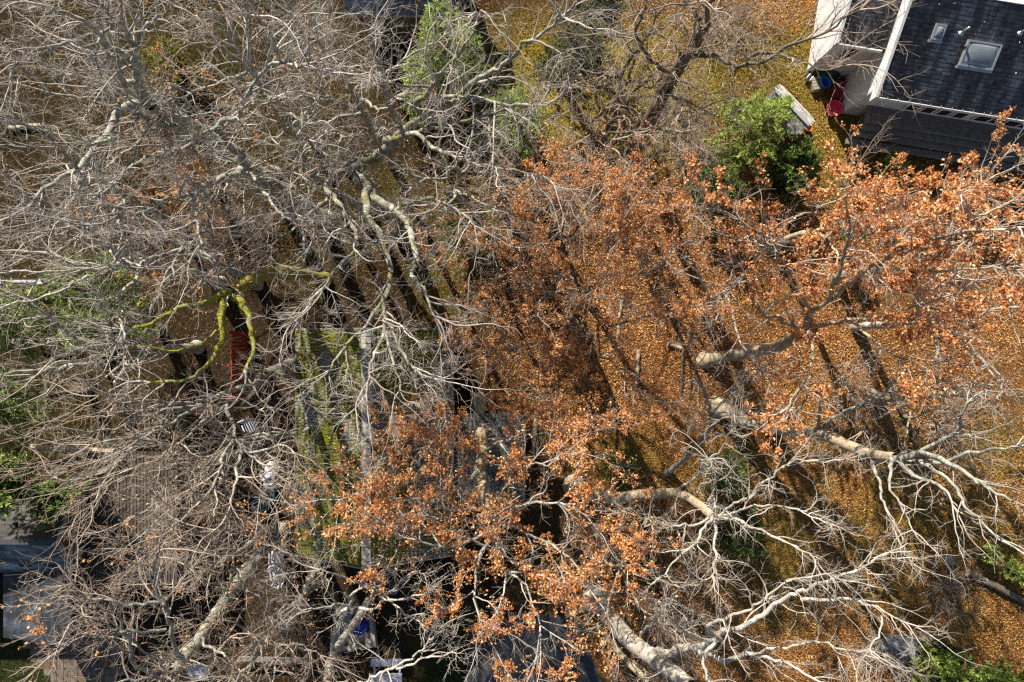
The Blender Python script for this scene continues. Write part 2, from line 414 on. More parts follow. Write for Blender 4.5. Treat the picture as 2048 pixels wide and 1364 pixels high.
# ---- the white house at the upper right; its own frame: x along the eave, y up the slope of the roof
house = empty("white_house", (12.84, 8.56, 0), math.radians(-9.2), label="white-walled house with dark streaked shingle roof and two skylights", cat="house")
ZE, SL, TR = 3.4, .45, 3.2; ZR = ZE+SL*TR; SX = 9.5; SU = math.hypot(1, SL)
def rz(t): return ZE+SL*t
MB().box(.18, SX-.2, .6, 5.8, 0, 3.55).build("wall", M["white_wall"], house)
gm = MB()
for (s0) in (.18, SX-.26):
    p = [(s0, .6, 3.55), (s0, 5.8, 3.55), (s0, TR, ZR-.12)]
    gm.poly(p).poly([(x+.06, y, z) for (x, y, z) in reversed(p)]); gm.quad(p[0], p[2], (p[2][0]+.06, *p[2][1:]), (p[0][0]+.06, *p[0][1:])); gm.quad(p[2], p[1], (p[1][0]+.06, *p[1][1:]), (p[2][0]+.06, *p[2][1:]))
gm.build("gable_wall", M["white_wall"], house)
def slab(mb, x0, x1, t0, t1, z0, sl, th=.14):
    a, b, c, d = (x0, t0, z0), (x1, t0, z0), (x1, t1, z0+sl*(t1-t0)), (x0, t1, z0+sl*(t1-t0)); dn = lambda p: (p[0], p[1], p[2]-th)
    mb.quad(a, b, c, d); mb.quad(dn(d), dn(c), dn(b), dn(a))
    for p, q in ((a, b), (b, c), (c, d), (d, a)): mb.quad(p, dn(p), dn(q), q)
rf = MB(); slab(rf, 0, SX, 0, TR, ZE, SL); slab(rf, 0, SX, TR, 2*TR, ZR, -SL)
roof = rf.build("roof", M["roof_felt"], house)
shingle_part(roof, "shingle", [shingles((0, .02, ZE), (1, 0, 0), (0, 1/SU, SL/SU), SX, TR*SU-.03, .135, .19, .014, (.085, .092, .10), .22, rs),
                               shingles((0, 2*TR-.02, ZE), (1, 0, 0), (0, -1/SU, SL/SU), SX, TR*SU-.03, .135, .3, .014, (.085, .092, .10), .22, rs)], M["shingle_slate"])
MB().box(-.02, SX, TR-.1, TR+.1, ZR+.012, ZR+.05).build("ridge_cap", M["white_trim"], roof)
for (y0, y1, za, zb) in ((-.03, TR, ZE-.015, ZR), (TR, 2*TR+.03, ZR, ZE-.015)):
    b = MB(); x0, x1 = -.10, -.004; hh = .42
    b.quad((x0, y0, za+.03), (x0, y1, zb+.03), (x1, y1, zb+.03), (x1, y0, za+.03)); b.quad((x0, y0, za-hh), (x0, y1, zb-hh), (x0, y1, zb+.03), (x0, y0, za+.03))
    b.quad((x1, y0, za-hh), (x0, y0, za-hh), (x0, y0, za+.03), (x1, y0, za+.03)); b.quad((x0, y0, za-hh), (x1, y0, za-hh), (x1, y1, zb-hh), (x0, y1, zb-hh)); b.quad((x1, y0, za+.03), (x1, y1, zb+.03), (x1, y1, zb-hh), (x1, y0, za-hh))
    b.build("rake_board", M["white_trim"], house)
MB().box(0, SX, -.035, -.004, ZE-.16, ZE-.002).build("fascia", M["white_trim"], house)
MB().box(0, SX, -.004, .6, ZE-.19, ZE-.145).build("soffit", M["white_wall"], house)
for i in range(24): MB().box(.3+i*.38, .32+i*.38, -.03, .03, ZE+.019, ZE+.035).build("gutter_clip", M["metal"], house)
leaves_on(roof, lambda x, y: ZE+SL*y, 0, SX, .02, TR, 160)
# clerestory windows in two runs of the front wall
for (x0, n, st, wd, z0, z1) in ((1.95, 4, .60, .36, 1.5, 2.1), (4.55, 5, .56, .46, 1.52, 2.1)):
    for i in range(n):
        x = x0+i*st
        wn = MB().box(x-.06, x+wd+.06, .535, .598, z0-.08, z1+.06).build("window", M["white_trim"], house)
        MB().box(x, x+wd, .525, .5345, z0, z1).build("pane", M["dark_glass"], wn)
def on_roof(px, py):
    """roof point (s, t) under a pixel"""
    for_ = U(px, py, 0); c = np.array((0, 0, H)); d = for_-c
    a = math.radians(9.2); o = np.array((12.84, 8.56)); R = np.array([[math.cos(a), -math.sin(a)], [math.sin(a), math.cos(a)]])
    cl = R@(c[:2]-o); dl = R@d[:2]
    k = (ZE+SL*cl[1]-H)/(d[2]-SL*dl[1]); return cl+dl*k
def skylight(px, py, wd, ln, hh):
    s, t = on_roof(px, py)
    Mx = Matrix.Translation((s, t, rz(t))) @ Matrix.Rotation(math.atan(SL), 4, 'X')
    f = MB()
    for (a, b, c, d) in ((-wd/2, wd/2, -ln/2, -ln/2+.06), (-wd/2, wd/2, ln/2-.06, ln/2), (-wd/2, -wd/2+.06, -ln/2+.06, ln/2-.06), (wd/2-.06, wd/2, -ln/2+.06, ln/2-.06)): f.box(a, b, c, d, -.02, hh, Mx)
    k = f.build("skylight", M["metal"], house)
    g = MB(); nn = 8
    for i in range(nn):
        for j in range(nn):
            def P(u, v):
                u = u/nn; v = v/nn; bz = hh-.03+.10*(16*u*(1-u)*v*(1-v))**.6
                return tuple(Mx @ Vector((-wd/2+.06+u*(wd-.12), -ln/2+.06+v*(ln-.12), bz)))
            g.quad(P(i, j), P(i+1, j), P(i+1, j+1), P(i, j+1))
    g.build("pane", M["skylight_glass"], k, True)
    MB().box(-wd/2-.05, wd/2+.05, -ln/2-.09, -ln/2-.001, -.01, .035, Mx).build("flashing", M["metal"], k)
skylight(1876, 64, .36, .50, .09); skylight(1958, 110, 1.15, .82, .13)
for (px, py) in ((1922, 66), (2040, 66)):
    s, t = on_roof(px, py)
    v = MB().bar((s, t, rz(t)-.05), (s, t, rz(t)+.42), .032, 10).build("vent_pipe", M["metal"], house, True)
    MB().lathe([(.09, .02), (.06, .04), (.034, .07)], 12, (s, t, rz(t)-.01)).build("flashing", M["metal"], v)
# the lower side wing, set back
WZ = 3.0; WT = 1.83
MB().box(-1.38, .17, WT+.25, 5.6, 0, WZ-.02).build("wing_wall", M["white_wall"], house)
wf = MB(); slab(wf, -1.52, .17, WT, TR+.35, WZ, SL*.9); wr = wf.build("wing_roof", M["roof_felt"], house)
s9 = math.hypot(1, SL*.9)
shingle_part(wr, "shingle", [shingles((-1.5, WT+.02, WZ), (1, 0, 0), (0, 1/s9, SL*.9/s9), 1.66, (TR+.33-WT)*s9, .135, .19, .014, (.085, .092, .10), .22, rs)], M["shingle_slate"])
zt = WZ+SL*.9*(TR+.35-WT); b = MB(); x0, x1 = -1.62, -1.524
b.quad((x0, WT-.02, WZ-.3), (x0, TR+.35, zt-.3), (x0, TR+.35, zt+.04), (x0, WT-.02, WZ+.04)); b.quad((x0, WT-.02, WZ+.04), (x0, TR+.35, zt+.04), (x1, TR+.35, zt+.04), (x1, WT-.02, WZ+.04)); b.quad((x1, WT-.02, WZ-.3), (x0, WT-.02, WZ-.3), (x0, WT-.02, WZ+.04), (x1, WT-.02, WZ+.04))
b.build("wing_rake_board", M["white_trim"], house)
MB().box(-1.52, .05, WT-.05, WT-.004, WZ-.15, WZ+.02).build("wing_fascia", M["white_trim"], house)
w_ = MB().box(-.95, -.45, WT+.2, WT+.248, 1.6, 2.5).build("window", M["white_trim"], house); MB().box(-.9, -.5, WT+.185, WT+.1995, 1.66, 2.44).build("pane", M["dark_glass"], w_)
MB().box(.19, .21, .55, .598, 0, 3.3).build("corner_board", M["white_trim"], house)

terrace = empty("timber_terrace", (12.84, 8.56, 0), math.radians(-9.2), label="dark stepped timber terrace along the shaded wall of the white house", cat="deck")
for i in range(5): MB().box(.9, 9.3, -.05+i*.13, .072+i*.13, 1.14+.003*(i % 2), 1.2+.003*(i % 2)).build("plank", M["old_deck"], terrace)
for (y0, y1, z, x) in ((-.27, -.06, 1.0, .72), (-.50, -.28, .8, .55), (-.75, -.51, .55, .4)): MB().box(x, 9.3, y0, y1, z-.12, z).build("step", M["old_deck"], terrace)
MB().box(.75, .885, -.05, .6, 1.0, 1.19).build("end_board", M["old_deck"], terrace)
MB().box(.95, 9.2, -.04, .58, 0, 1.13).build("base", M["old_deck"], terrace)

# ---- garage with the mossy shingle roof, left of the middle
XR, HW, ZG, ZG0, Y0, Y1 = -4.95, 2.85, 4.2, 2.7, -7.70, .40
garage = empty("garage", (XR, (Y0+Y1)/2, 0), label="shingle-roofed garage thick with green moss left of the centre", cat="garage")
cy = (Y0+Y1)/2; YY0, YY1 = Y0-cy, Y1-cy
MB().box(-HW+.3, HW-.3, YY0+.25, YY1-.25, 0, ZG0-.02).build("wall", M["brown_siding"], garage)
gg = MB()
for y in (YY0+.25, YY1-.31):
    p = [(-HW+.3, y, ZG0-.02), (HW-.3, y, ZG0-.02), (0, y, ZG-.25)]; q = [(x, yy+.06, z) for (x, yy, z) in p]
    gg.poly(p).poly(list(reversed(q))); gg.quad(p[0], p[2], q[2], q[0]); gg.quad(p[2], p[1], q[1], q[2])
gg.build("gable_wall", M["brown_siding"], garage)
def xslab(mb, x0, x1, y0, y1, z0, z1, th=.12):
    a, b, c, d = (x0, y0, z0), (x1, y0, z1), (x1, y1, z1), (x0, y1, z0); dn = lambda p: (p[0], p[1], p[2]-th)
    mb.quad(a, b, c, d); mb.quad(dn(d), dn(c), dn(b), dn(a))
    for p, q in ((a, b), (b, c), (c, d), (d, a)): mb.quad(p, dn(p), dn(q), q)
rf = MB(); xslab(rf, -HW, 0, YY0, YY1, ZG0, ZG); xslab(rf, 0, HW, YY0, YY1, ZG, ZG0); groof = rf.build("roof", M["roof_felt"], garage)
sg = math.hypot(HW, ZG-ZG0); ux, uz = HW/sg, (ZG-ZG0)/sg
shingle_part(groof, "shingle", [shingles((-HW, YY0, ZG0), (0, 1, 0), (ux, 0, uz), YY1-YY0, sg, .15, .125, .03, (.25, .245, .22), .2, rs, gap=.03),
                                shingles((HW, YY0, ZG0), (0, 1, 0), (-ux, 0, uz), YY1-YY0, sg, .15, .125, .03, (.23, .23, .215), .2, rs, gap=.03)], M["shingle_moss"])
leaves_on(groof, lambda x, y: ZG-(ZG-ZG0)/HW*np.abs(x)+.02, -HW, HW, YY0, YY1, 1500)
n_ = 34
for i in range(n_):
    y = YY0+i*(YY1-YY0)/n_; c = MB()
    for sgn in (-1, 1):
        e = .16; c.quad((0, y+.01, ZG+.05), (0, y+.24, ZG+.035), (sgn*e, y+.24, ZG+.035-e*uz/ux), (sgn*e, y+.01, ZG+.05-e*uz/ux)); c.quad((0, y+.01, ZG+.05), (sgn*e, y+.01, ZG+.05-e*uz/ux), (sgn*e, y+.01, ZG+.02-e*uz/ux), (0, y+.01, ZG+.02))
    o = c.build("ridge_cap", None, groof); o.data.materials.append(M["grey_ridge"] if "grey_ridge" in M else M.setdefault("grey_ridge", plain("grey_ridge", (.30, .29, .26), .9, .2, 8)))
for y in (YY0, YY1): 
    for sgn in (-1, 1):
        k = MB(); y2 = y-.05 if y < 0 else y+.05
        k.quad((0, y2, ZG+.02), (sgn*HW, y2, ZG0+.02), (sgn*HW, y2, ZG0-.17), (0, y2, ZG-.17)); k.quad((0, y, ZG+.02), (0, y2, ZG+.02), (sgn*HW, y2, ZG0+.02), (sgn*HW, y, ZG0+.02)); k.quad((0, y, ZG-.17), (0, y2, ZG-.17), (sgn*HW, y2, ZG0-.17), (sgn*HW, y, ZG0-.17))
        k.build("rake_board", M["grey_timber"], garage)
cp = U(806, 848, 4.3)-np.array((XR, cy, 0))
ch = MB().box(cp[0]-.42, cp[0]+.42, cp[1]-.24, cp[1]+.24, 3.0, 4.25).build("chimney", M["brick"], garage)
MB().box(cp[0]-.46, cp[0]+.12, cp[1]-.26, cp[1]+.12, 4.253, 4.33).build("cap", M["white_trim"], ch)
MB().box(cp[0]-.46, cp[0]+.46, cp[1]+.125, cp[1]+.27, 4.253, 4.31).build("coping", M["grey_timber"], ch)
MB().box(cp[0]+.36, cp[0]+.46, cp[1]-.27, cp[1]+.122, 4.253, 4.32).build("coping", M["grey_timber"], ch)
vp = U(614, 858, 3.2)-np.array((XR, cy, 0))
MB().bar((vp[0], vp[1], 2.8), (vp[0], vp[1], 3.35), .06, 10).build("vent_pipe", M["white_trim"], garage, True)

# ---- lean-to against the garage's right side
lt = empty("lean_to_shed", (-1.1, -4.5, 0), label="low grey lean-to roof right of the mossy garage, half under orange leaves", cat="shed")
MB().box(-.98, 1.35, -1.5, 1.65, 0, 2.0).build("wall", M["brown_siding"], lt)
rf = MB(); xslab(rf, -1.0, 1.6, -1.7, 1.85, 2.55, 2.08, .1); lr = rf.build("roof", M["roof_felt"], lt)
sv = np.array((-2.6, 0, .47)); sv /= np.linalg.norm(sv)
shingle_part(lr, "shingle", [shingles((1.6, -1.7, 2.08), (0, 1, 0), sv, 3.55, 2.62, .14, .16, .02, (.115, .125, .12), .22, rs)], M["shingle_grey"])

leaves_on(lr, lambda x, y: 2.55-.47/2.6*(x+1)+.02, -1, 1.6, -1.7, 1.85, 500)
# ---- the cabin at the left edge, below the bright evergreen
cb = empty("cabin", (-15.6, -6.85, 0), label="cabin with weathered grey gabled roof at the lower left edge", cat="cabin")
CW = 1.36; CZ0, CZ = 3.0, 4.0
MB().box(-9, -.08, -CW+.15, CW-.15, 0, CZ0-.03).build("wall", M["brown_siding"], cb)
k = MB(); p = [(-.08, -CW+.1, CZ0-.03), (-.08, CW-.1, CZ0-.03), (-.08, 0, CZ-.14)]; q = [(-.14, y, z) for (_, y, z) in p]; k.poly(p).poly(list(reversed(q))); k.quad(p[0], p[2], q[2], q[0]); k.quad(p[2], p[1], q[1], q[2]); k.build("gable_wall", M["brown_siding"], cb)
rf = MB(); slab(rf, -9, .02, -CW, 0, CZ0, (CZ-CZ0)/CW, .1); slab(rf, -9, .02, 0, CW, CZ, -(CZ-CZ0)/CW, .1); cr = rf.build("roof", M["roof_felt"], cb)
sc_ = math.hypot(CW, CZ-CZ0); vy, vz = CW/sc_, (CZ-CZ0)/sc_  # shade put into the colours: bluish on the lower slope, tree-dark on the upper
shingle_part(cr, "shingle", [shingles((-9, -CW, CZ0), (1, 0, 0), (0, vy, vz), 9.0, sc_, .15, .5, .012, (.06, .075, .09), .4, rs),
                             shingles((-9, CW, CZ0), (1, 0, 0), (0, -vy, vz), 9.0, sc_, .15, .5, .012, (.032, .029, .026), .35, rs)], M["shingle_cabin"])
MB().box(-9, .02, -.09, .09, CZ+.012, CZ+.03).build("ridge_cap", M["roof_felt"], cr)
for sgn in (-1, 1):
    k = MB(); x0, x1 = .024, .075
    k.quad((x0, 0, CZ+.035), (x1, 0, CZ+.035), (x1, sgn*CW, CZ0+.035), (x0, sgn*CW, CZ0+.035)); k.quad((x1, 0, CZ+.035), (x1, 0, CZ-.13), (x1, sgn*CW, CZ0-.13), (x1, sgn*CW, CZ0+.035)); k.quad((x1, 0, CZ-.13), (x0, 0, CZ-.13), (x0, sgn*CW, CZ0-.13), (x1, sgn*CW, CZ0-.13))
    k.build("rake_board", M["grey_timber"], cb)
MB().box(-.078, .06, -CW, CW+.8, CZ0-.13, CZ0-.05).build("band_board", M["grey_timber"], cb)
MB().bar((-1.6, .55, 3.4), (-1.6, .55, 3.85), .05, 8).build("vent_pipe", M["roof_felt"], cb, True)
leaves_on(cr, lambda x, y: CZ-(CZ-CZ0)/CW*np.abs(y)+.01, -5, 0, -CW, CW, 120)
MB().box(-2.8, -.15, -3.8, -1.2, 0, 2.3).build("annex_wall", M["brown_siding"], cb)
rf = MB(); xslab(rf, -2.92, .0, -3.95, -1.02, 2.45, 3.15, .1); ar = rf.build("annex_roof", M["roof_felt"], cb)
sv = np.array((2.92, 0, .7)); lv = np.linalg.norm(sv); sv /= lv
shingle_part(ar, "shingle", [shingles((-2.92, -3.95, 2.45), (0, 1, 0), sv, 2.93, lv, .15, .55, .012, (.018, .023, .030), .4, rs)], M["shingle_cabin"])  # annex shingles this dark because tree shade is put into their colour

rd = empty("raised_deck", (-15.5, -6.4, 0), label="raised brown plank deck beside the gable end of the cabin", cat="deck")
for i in range(26):
    MB().box(.02+i*.125, .119+i*.125, -2.5+.02*rs.standard_normal(), 2.35, 2.28+.004*rs.random(), 2.32+.004*rs.random()).build("plank", M["deck_plank"], rd)
for y in (-2.3, -.8, .7, 2.2): MB().box(0, 3.25, y-.04, y+.04, 2.1, 2.275).build("joist", M["old_deck"], rd)
for x in (.1, 3.15):
    for y in (-2.3, 2.2): MB().box(x-.05, x+.05, y+.05, y+.15, 0, 2.1).build("post", M["old_deck"], rd)
leaves_on(rd, lambda x, y: 2.325+0*x, 0, 3.2, -2.4, 2.3, 500)
br = U(58, 893, 2.9); b2 = U(228, 903, 2.9)
beam = MB().bar(br-(br+b2)/2, b2-(br+b2)/2, .09, 6).build("timber_beam", M["tan_timber"], None, label="pale sunlit timber beam above the cabin's deck", cat="beam"); beam.location = (br+b2)/2
bs = (br+b2)/2
for f in (.06, .94):
    p = br*(1-f)+b2*f-bs; MB().box(p[0]-.05, p[0]+.05, p[1]-.05, p[1]+.05, -2.9, p[2]-.05).build("post", M["grey_timber"], beam)

# ---- the blue-grey roof at the top edge
bl = U(690, 30, 3.3); brr = U(896, 28, 3.3)
bh = empty("outbuilding", ((bl[0]+brr[0])/2, bl[1], 0), label="outbuilding with blue-grey roof glimpsed through twigs at the top edge", cat="outbuilding")
wd = (brr[0]-bl[0])/2
MB().box(-wd+.2, wd-.2, .5, 4.2, 0, 3.2).build("wall", M["brown_siding"], bh)
rf = MB(); slab(rf, -wd, wd, 0, 2.4, 3.3, .4, .1); slab(rf, -wd, wd, 2.4, 4.8, 4.26, -.4, .1); br_ = rf.build("roof", M["roof_felt"], bh)
s4 = math.hypot(1, .4)
shingle_part(br_, "shingle", [shingles((-wd, 0, 3.3), (1, 0, 0), (0, 1/s4, .4/s4), 2*wd, 2.4*s4, .15, .3, .015, (.15, .17, .21), .2, rs)], M["shingle_cabin"])
MB().box(wd-.08, wd+.14, -.02, 2.4, 3.1, 3.2).build("gutter", M["metal"], bh)
MB().box(-wd, wd, -.03, -.004, 3.18, 3.3).build("fascia", M["grey_timber"], bh)

# ---- the paved path and the driveway
path = empty("paved_path", tuple(U(120, 1330, 0)), kind="structure", label="path of tan and brown paving stones beside the dark lawn")
po = U(120, 1330, 0)
pv = [plain("paver_a", (.11, .075, .05), .9, .2, 9), plain("paver_b", (.13, .10, .08), .9, .2, 9), plain("paver_c", (.15, .115, .08), .9, .2, 9)]  # paver colours dimmed to include the shade over the path
pm = {}
for (aa, bb) in ((.27, .27), (.27, .55), (.55, .27), (.4, .27)):
    pm[(aa, bb)] = None
occ = set()
for i in range(14):
    for j in range(9):
        if (i, j) in occ: continue
        opt = [(1, 1)]
        if (i+1, j) not in occ and rs.random() < .5: opt.append((2, 1))
        if (i, j+1) not in occ and rs.random() < .5: opt.append((1, 2))
        a, b = opt[rs.integers(len(opt))]
        for u in range(a):
            for v in range(b): occ.add((i+u, j+v))
        x = -1.45+i*.27; y = -.95+j*.27
        if x+.27*a < -1.3+(.9-y)*.62-.15: continue
        cm = (a, b, int(rs.integers(3)))
        if cm not in pm: pm[cm] = MB().box(.008, .27*a-.008, .008, .27*b-.008, -.03, .035).mesh("paver"); pm[cm].materials.append(pv[cm[2]])
        o = bpy.data.objects.new("paver", pm[cm]); COL.objects.link(o); o.parent = path; o.location = (x, y, .006*rs.random())
MB().prism([U(940, 1262)[:2], U(930, 1390)[:2], U(1215, 1390)[:2], U(1150, 1232)[:2], U(1040, 1225)[:2]], -.05, .012).build("driveway", plain("asphalt", (.045, .046, .05), .9, .2, 6), kind="structure", label="dark asphalt driveway strewn with a few leaves")

# ------------------------------------------------------------------ trees
def catmull(K, R, step=.22):
    """dense smooth line through knots K (n,3) with radii R"""
    K = np.asarray(K, float); R = np.asarray(R, float)
    P = np.vstack([2*K[0]-K[1], K, 2*K[-1]-K[-2]]); out = []; rad = []
    for i in range(len(K)-1):
        p0, p1, p2, p3 = P[i:i+4]; m = max(2, int(np.linalg.norm(p2-p1)/step))
        t = np.arange(m)[:, None]/m
        out.append(.5*(2*p1+(p2-p0)*t+(2*p0-5*p1+4*p2-p3)*t**2+(3*p1-p0-3*p2+p3)*t**3)); rad.append(R[i]+(R[i+1]-R[i])*t[:, 0])
    out.append(K[-1:]); rad.append(R[-1:])
    return np.vstack(out), np.concatenate(rad)

def tubes(P, R, S):
    """tubes round lines P (n,k,3) with radii R (n,k): vertices and quads"""
    n, k, _ = P.shape
    T = np.empty_like(P); T[:, 1:-1] = P[:, 2:]-P[:, :-2]; T[:, 0] = P[:, 1]-P[:, 0]; T[:, -1] = P[:, -1]-P[:, -2]
    T /= np.linalg.norm(T, axis=2, keepdims=True)+1e-9
    mean = T.mean(1); ref = np.where(np.abs(mean[:, 2:3]) < .8, np.array([[0, 0, 1.]]), np.array([[1., 0, 0]]))[:, None, :]
    u = np.cross(T, ref); u /= np.linalg.norm(u, axis=2, keepdims=True)+1e-9; v = np.cross(T, u)
    a = np.arange(S)*2*np.pi/S
    V = P[:, :, None]+R[:, :, None, None]*(u[:, :, None]*np.cos(a)[None, None, :, None]+v[:, :, None]*np.sin(a)[None, None, :, None])
    I = np.arange(n*k*S).reshape(n, k, S); J = np.roll(I, -1, axis=2)
    Q = np.stack([I[:, :-1], J[:, :-1], J[:, 1:], I[:, 1:]], -1).reshape(-1, 4)
    return V.reshape(-1, 3), Q

def grow(P0, D0, L, R0, R1, k, wig, up, r, zmax=None):
    n = len(P0); P = np.empty((n, k+1, 3)); P[:, 0] = P0; d = D0.copy(); st = (L/k)[:, None]
    bend = r.standard_normal((n, 3))*wig*.45
    for i in range(k):
        d = d+wig*r.standard_normal((n, 3))+bend; d[:, 2] += up
        d /= np.linalg.norm(d, axis=1, keepdims=True); P[:, i+1] = P[:, i]+d*st
    t = np.linspace(0, 1, k+1)[None]
    return P, R0[:, None]*(1-t)+R1[:, None]*t

def spawn(P, R, cnt, t0, a0, a1, r, flat=0.0, tp=1.0):
    """cnt[i] children on line i: start, direction, parent radius, place along the line"""
    idx = np.repeat(np.arange(len(P)), cnt); m = len(idx); k = P.shape[1]-1
    t = t0+(1-t0)*r.random(m)**tp; f = np.clip(t*k, 0, k-1e-4); i = f.astype(int); q = (f-i)[:, None]
    p = P[idx, i]*(1-q)+P[idx, i+1]*q; T = P[idx, i+1]-P[idx, i]; T /= np.linalg.norm(T, axis=1, keepdims=True)+1e-9
    rr = R[idx, i]
    s = r.standard_normal((m, 3)); s[:, 2] *= (1-flat); s -= (s*T).sum(1, keepdims=True)*T; s /= np.linalg.norm(s, axis=1, keepdims=True)+1e-9
    a = r.uniform(a0, a1, m)[:, None]
    return p, np.cos(a)*T+np.sin(a)*s, rr, t, idx

def resample(P, R, k):
    s = np.concatenate([[0], np.cumsum(np.linalg.norm(np.diff(P, axis=0), axis=1))]); u = np.linspace(0, s[-1], k+1)
    return np.stack([np.interp(u, s, P[:, i]) for i in range(3)], 1), np.interp(u, s, R), s[-1]

NTWIG = [0]
def tree(name, label, cat, base, trunk, limbs, bk="bark_lichen", tw="twig_silver", seed=1, group=None, dens=1.0, size=1.0, thin=1.0, t0=.25, up=.05,
         leaf=None, leafn=0.0, leafl=(.08, .12), leafy=1.0, twk=1, lbk=None, limb_knots=None, root=None, droop=.0, lr=.86, bsp=.48, twigr=.0036, flat=.25):
    """trunk: [(px,py,z,r)...]; limbs: list of [(px,py,z)...], r0, r1. The lines are the limbs one sees; finer wood grows from them."""
    r = np.random.default_rng(seed)
    b0 = U(*base) if root is None else np.array(root)
    t_ = empty(name, tuple(b0), label=label, cat=cat, group=group)
    def rel(V): return V-b0
    lines = []
    K = np.array([U(*p[:3]) for p in trunk]); RR = [p[3] for p in trunk]
    d0 = K[1]-K[0]; K = np.vstack([K[0]-d0*(.35/max(d0[2], .2)), K]); RR = [RR[0]]+RR
    P, R = catmull(K, RR, .18)
    P[1:-1] += r.standard_normal((len(P)-2, 3))*.012
    flare = np.exp(-np.maximum(P[:, 2]-b0[2], 0)/.3)*.6
    V, Q = tubes(P[None], (R*(1+flare)*(1+.05*r.standard_normal(len(R))))[None], 12)
    link_mesh("trunk", mesh_quads("trunk", rel(V), Q, True), M[bk], t_)
    if trunk[-1][2] > 3: lines.append((P[int(len(P)*.6):], R[int(len(P)*.6):]))
    for lb in limbs:
        pts, ra, rb = lb
        K = np.array([U(*p) for p in pts]); nK = len(K)
        P, R = catmull(K, np.linspace(0, 1, nK)**(.62 if nK > 4 else .85)*(rb-ra)+ra, .16)
        # small kinks so that the limb is not a drawn curve
        kink = np.cumsum(r.standard_normal((len(P), 3))*.038, axis=0); kink -= np.linspace(0, 1, len(P))[:, None]*kink[-1]
        P = P+kink
        V, Q = tubes(P[None], (R*lr*(1+.06*r.standard_normal(len(R))))[None], 9)
        link_mesh("limb", mesh_quads("limb", rel(V), Q, True), M[lbk or bk], t_)
        lines.append((P, R))
    VV, QQ, off = [], [], 0
    leafP, leafD, leafO = [], [], []
    B = []; BR = []
    for (P, R) in lines:
        p, rr, ln = resample(P, R, 12)
        c = max(2, int(ln/bsp*dens))
        p0, d0, pr, t, _ = spawn(p[None], rr[None], np.array([c]), t0, .5, 1.15, r, flat)
        L = size*r.uniform(.8, 2.3, c)*(1.15-.5*t)
        R0 = np.minimum(pr*.7, .030*thin*np.sqrt(L/1.5)); a, b = grow(p0, d0, L, R0, R0*.35, 8, .17, up, r); B.append(a); BR.append(b)
        # the limb's own end goes on as three thinner branches
        e = 3; T = p[-1]-p[-2]; T = T/np.linalg.norm(T)
        D = T[None]+.35*r.standard_normal((e, 3)); D /= np.linalg.norm(D, axis=1, keepdims=True)
        L = size*r.uniform(1.2, 2.2, e); R0 = np.full(e, min(rr[-1]*.9, .04)); a, b = grow(np.repeat(p[-1:], e, 0), D, L, R0, R0*.35, 8, .15, up, r); B.append(a); BR.append(b)
    B = np.vstack(B); BR = np.vstack(BR)
    V, Q = tubes(B, BR, 5); VV.append(V); QQ.append(Q+off); off += len(V)
    LB = np.linalg.norm(np.diff(B, axis=1), axis=2).sum(1)
    c = np.maximum(1, (LB/.23*dens).astype(int))
    p0, d0, pr, t, pi = spawn(B, BR, c, .12, .5, 1.1, r, flat*.6)
    L = size*r.uniform(.35, 1.0, len(p0))*(1.2-.6*t); R0 = np.minimum(pr*.75, .0078*thin)
    # branch ends go on too
    T = B[:, -1]-B[:, -2]; T /= np.linalg.norm(T, axis=1, keepdims=True)
    p0 = np.vstack([p0, B[:, -1]]); d0 = np.vstack([d0, T]); L = np.concatenate([L, size*r.uniform(.4, .9, len(B))]); R0 = np.concatenate([R0, BR[:, -1]*.9]); pi = np.concatenate([pi, np.arange(len(B))])
    S, SR = grow(p0, d0, L, R0, R0*.5, 4, .22, up-droop, r)
    V, Q = tubes(S, SR, 3); VV.append(V); QQ.append(Q+off); off += len(V)
    LS = L; c = np.maximum(1, (LS/.096*dens).astype(int))
    p0, d0, pr, t, si = spawn(S, SR, c, .1, .45, 1.05, r)
    L = size*r.uniform(.10, .40, len(p0)); R0 = np.minimum(pr*.85, twigr*thin)
    T = S[:, -1]-S[:, -2]; T /= np.linalg.norm(T, axis=1, keepdims=True)
    p0 = np.vstack([p0, S[:, -1]]); d0 = np.vstack([d0, T]); L = np.concatenate([L, size*r.uniform(.15, .4, len(S))]); R0 = np.concatenate([R0, SR[:, -1]*.9]); si = np.concatenate([si, np.arange(len(S))])
    W, WR = grow(p0, d0, L, R0, R0*.6, twk, .26, up-droop, r)
    V, Q = tubes(W, WR, 3); VV.append(V); QQ.append(Q+off); off += len(V)
    NTWIG[0] += len(W)
    crown = link_mesh("crown", mesh_quads("crown", rel(np.vstack(VV)), np.vstack(QQ)), M[tw], t_)
    if leaf is not None and leafn > 0:
        br_leafy = r.random(len(B)) < leafy
        ok = br_leafy[pi[si]]
        Wl = W[ok]; n = r.poisson((leafn*r.gamma(.7, 1.43, len(S)))[si[ok]]); idx = np.repeat(np.arange(len(Wl)), n); m = len(idx)
        tt = (.25+.8*r.random(m)**.7)*twk; i = np.clip(tt.astype(int), 0, twk-1); q = np.clip(tt-i, 0, 1)[:, None]
        p = Wl[idx, i]*(1-q)+Wl[idx, i+1]*q; T = Wl[idx, i+1]-Wl[idx, i]; T /= np.linalg.norm(T, axis=1, keepdims=True)
        p = p+r.normal(0, .035, (m, 3)); A = T*.6+.75*r.standard_normal((m, 3)); A[:, 2] -= .35
        Nn = r.standard_normal((m, 3))*.7; Nn[:, 2] += .8
        Ln = r.uniform(leafl[0], leafl[1], m)
        me = leaf_mesh("foliage", rel(p), A, Nn, Ln, Ln*r.uniform(.5, .75, m), palette(leaf, m, r), .22)
        link_mesh("foliage", me, M["leaf"], crown, kind="stuff")
    return t_

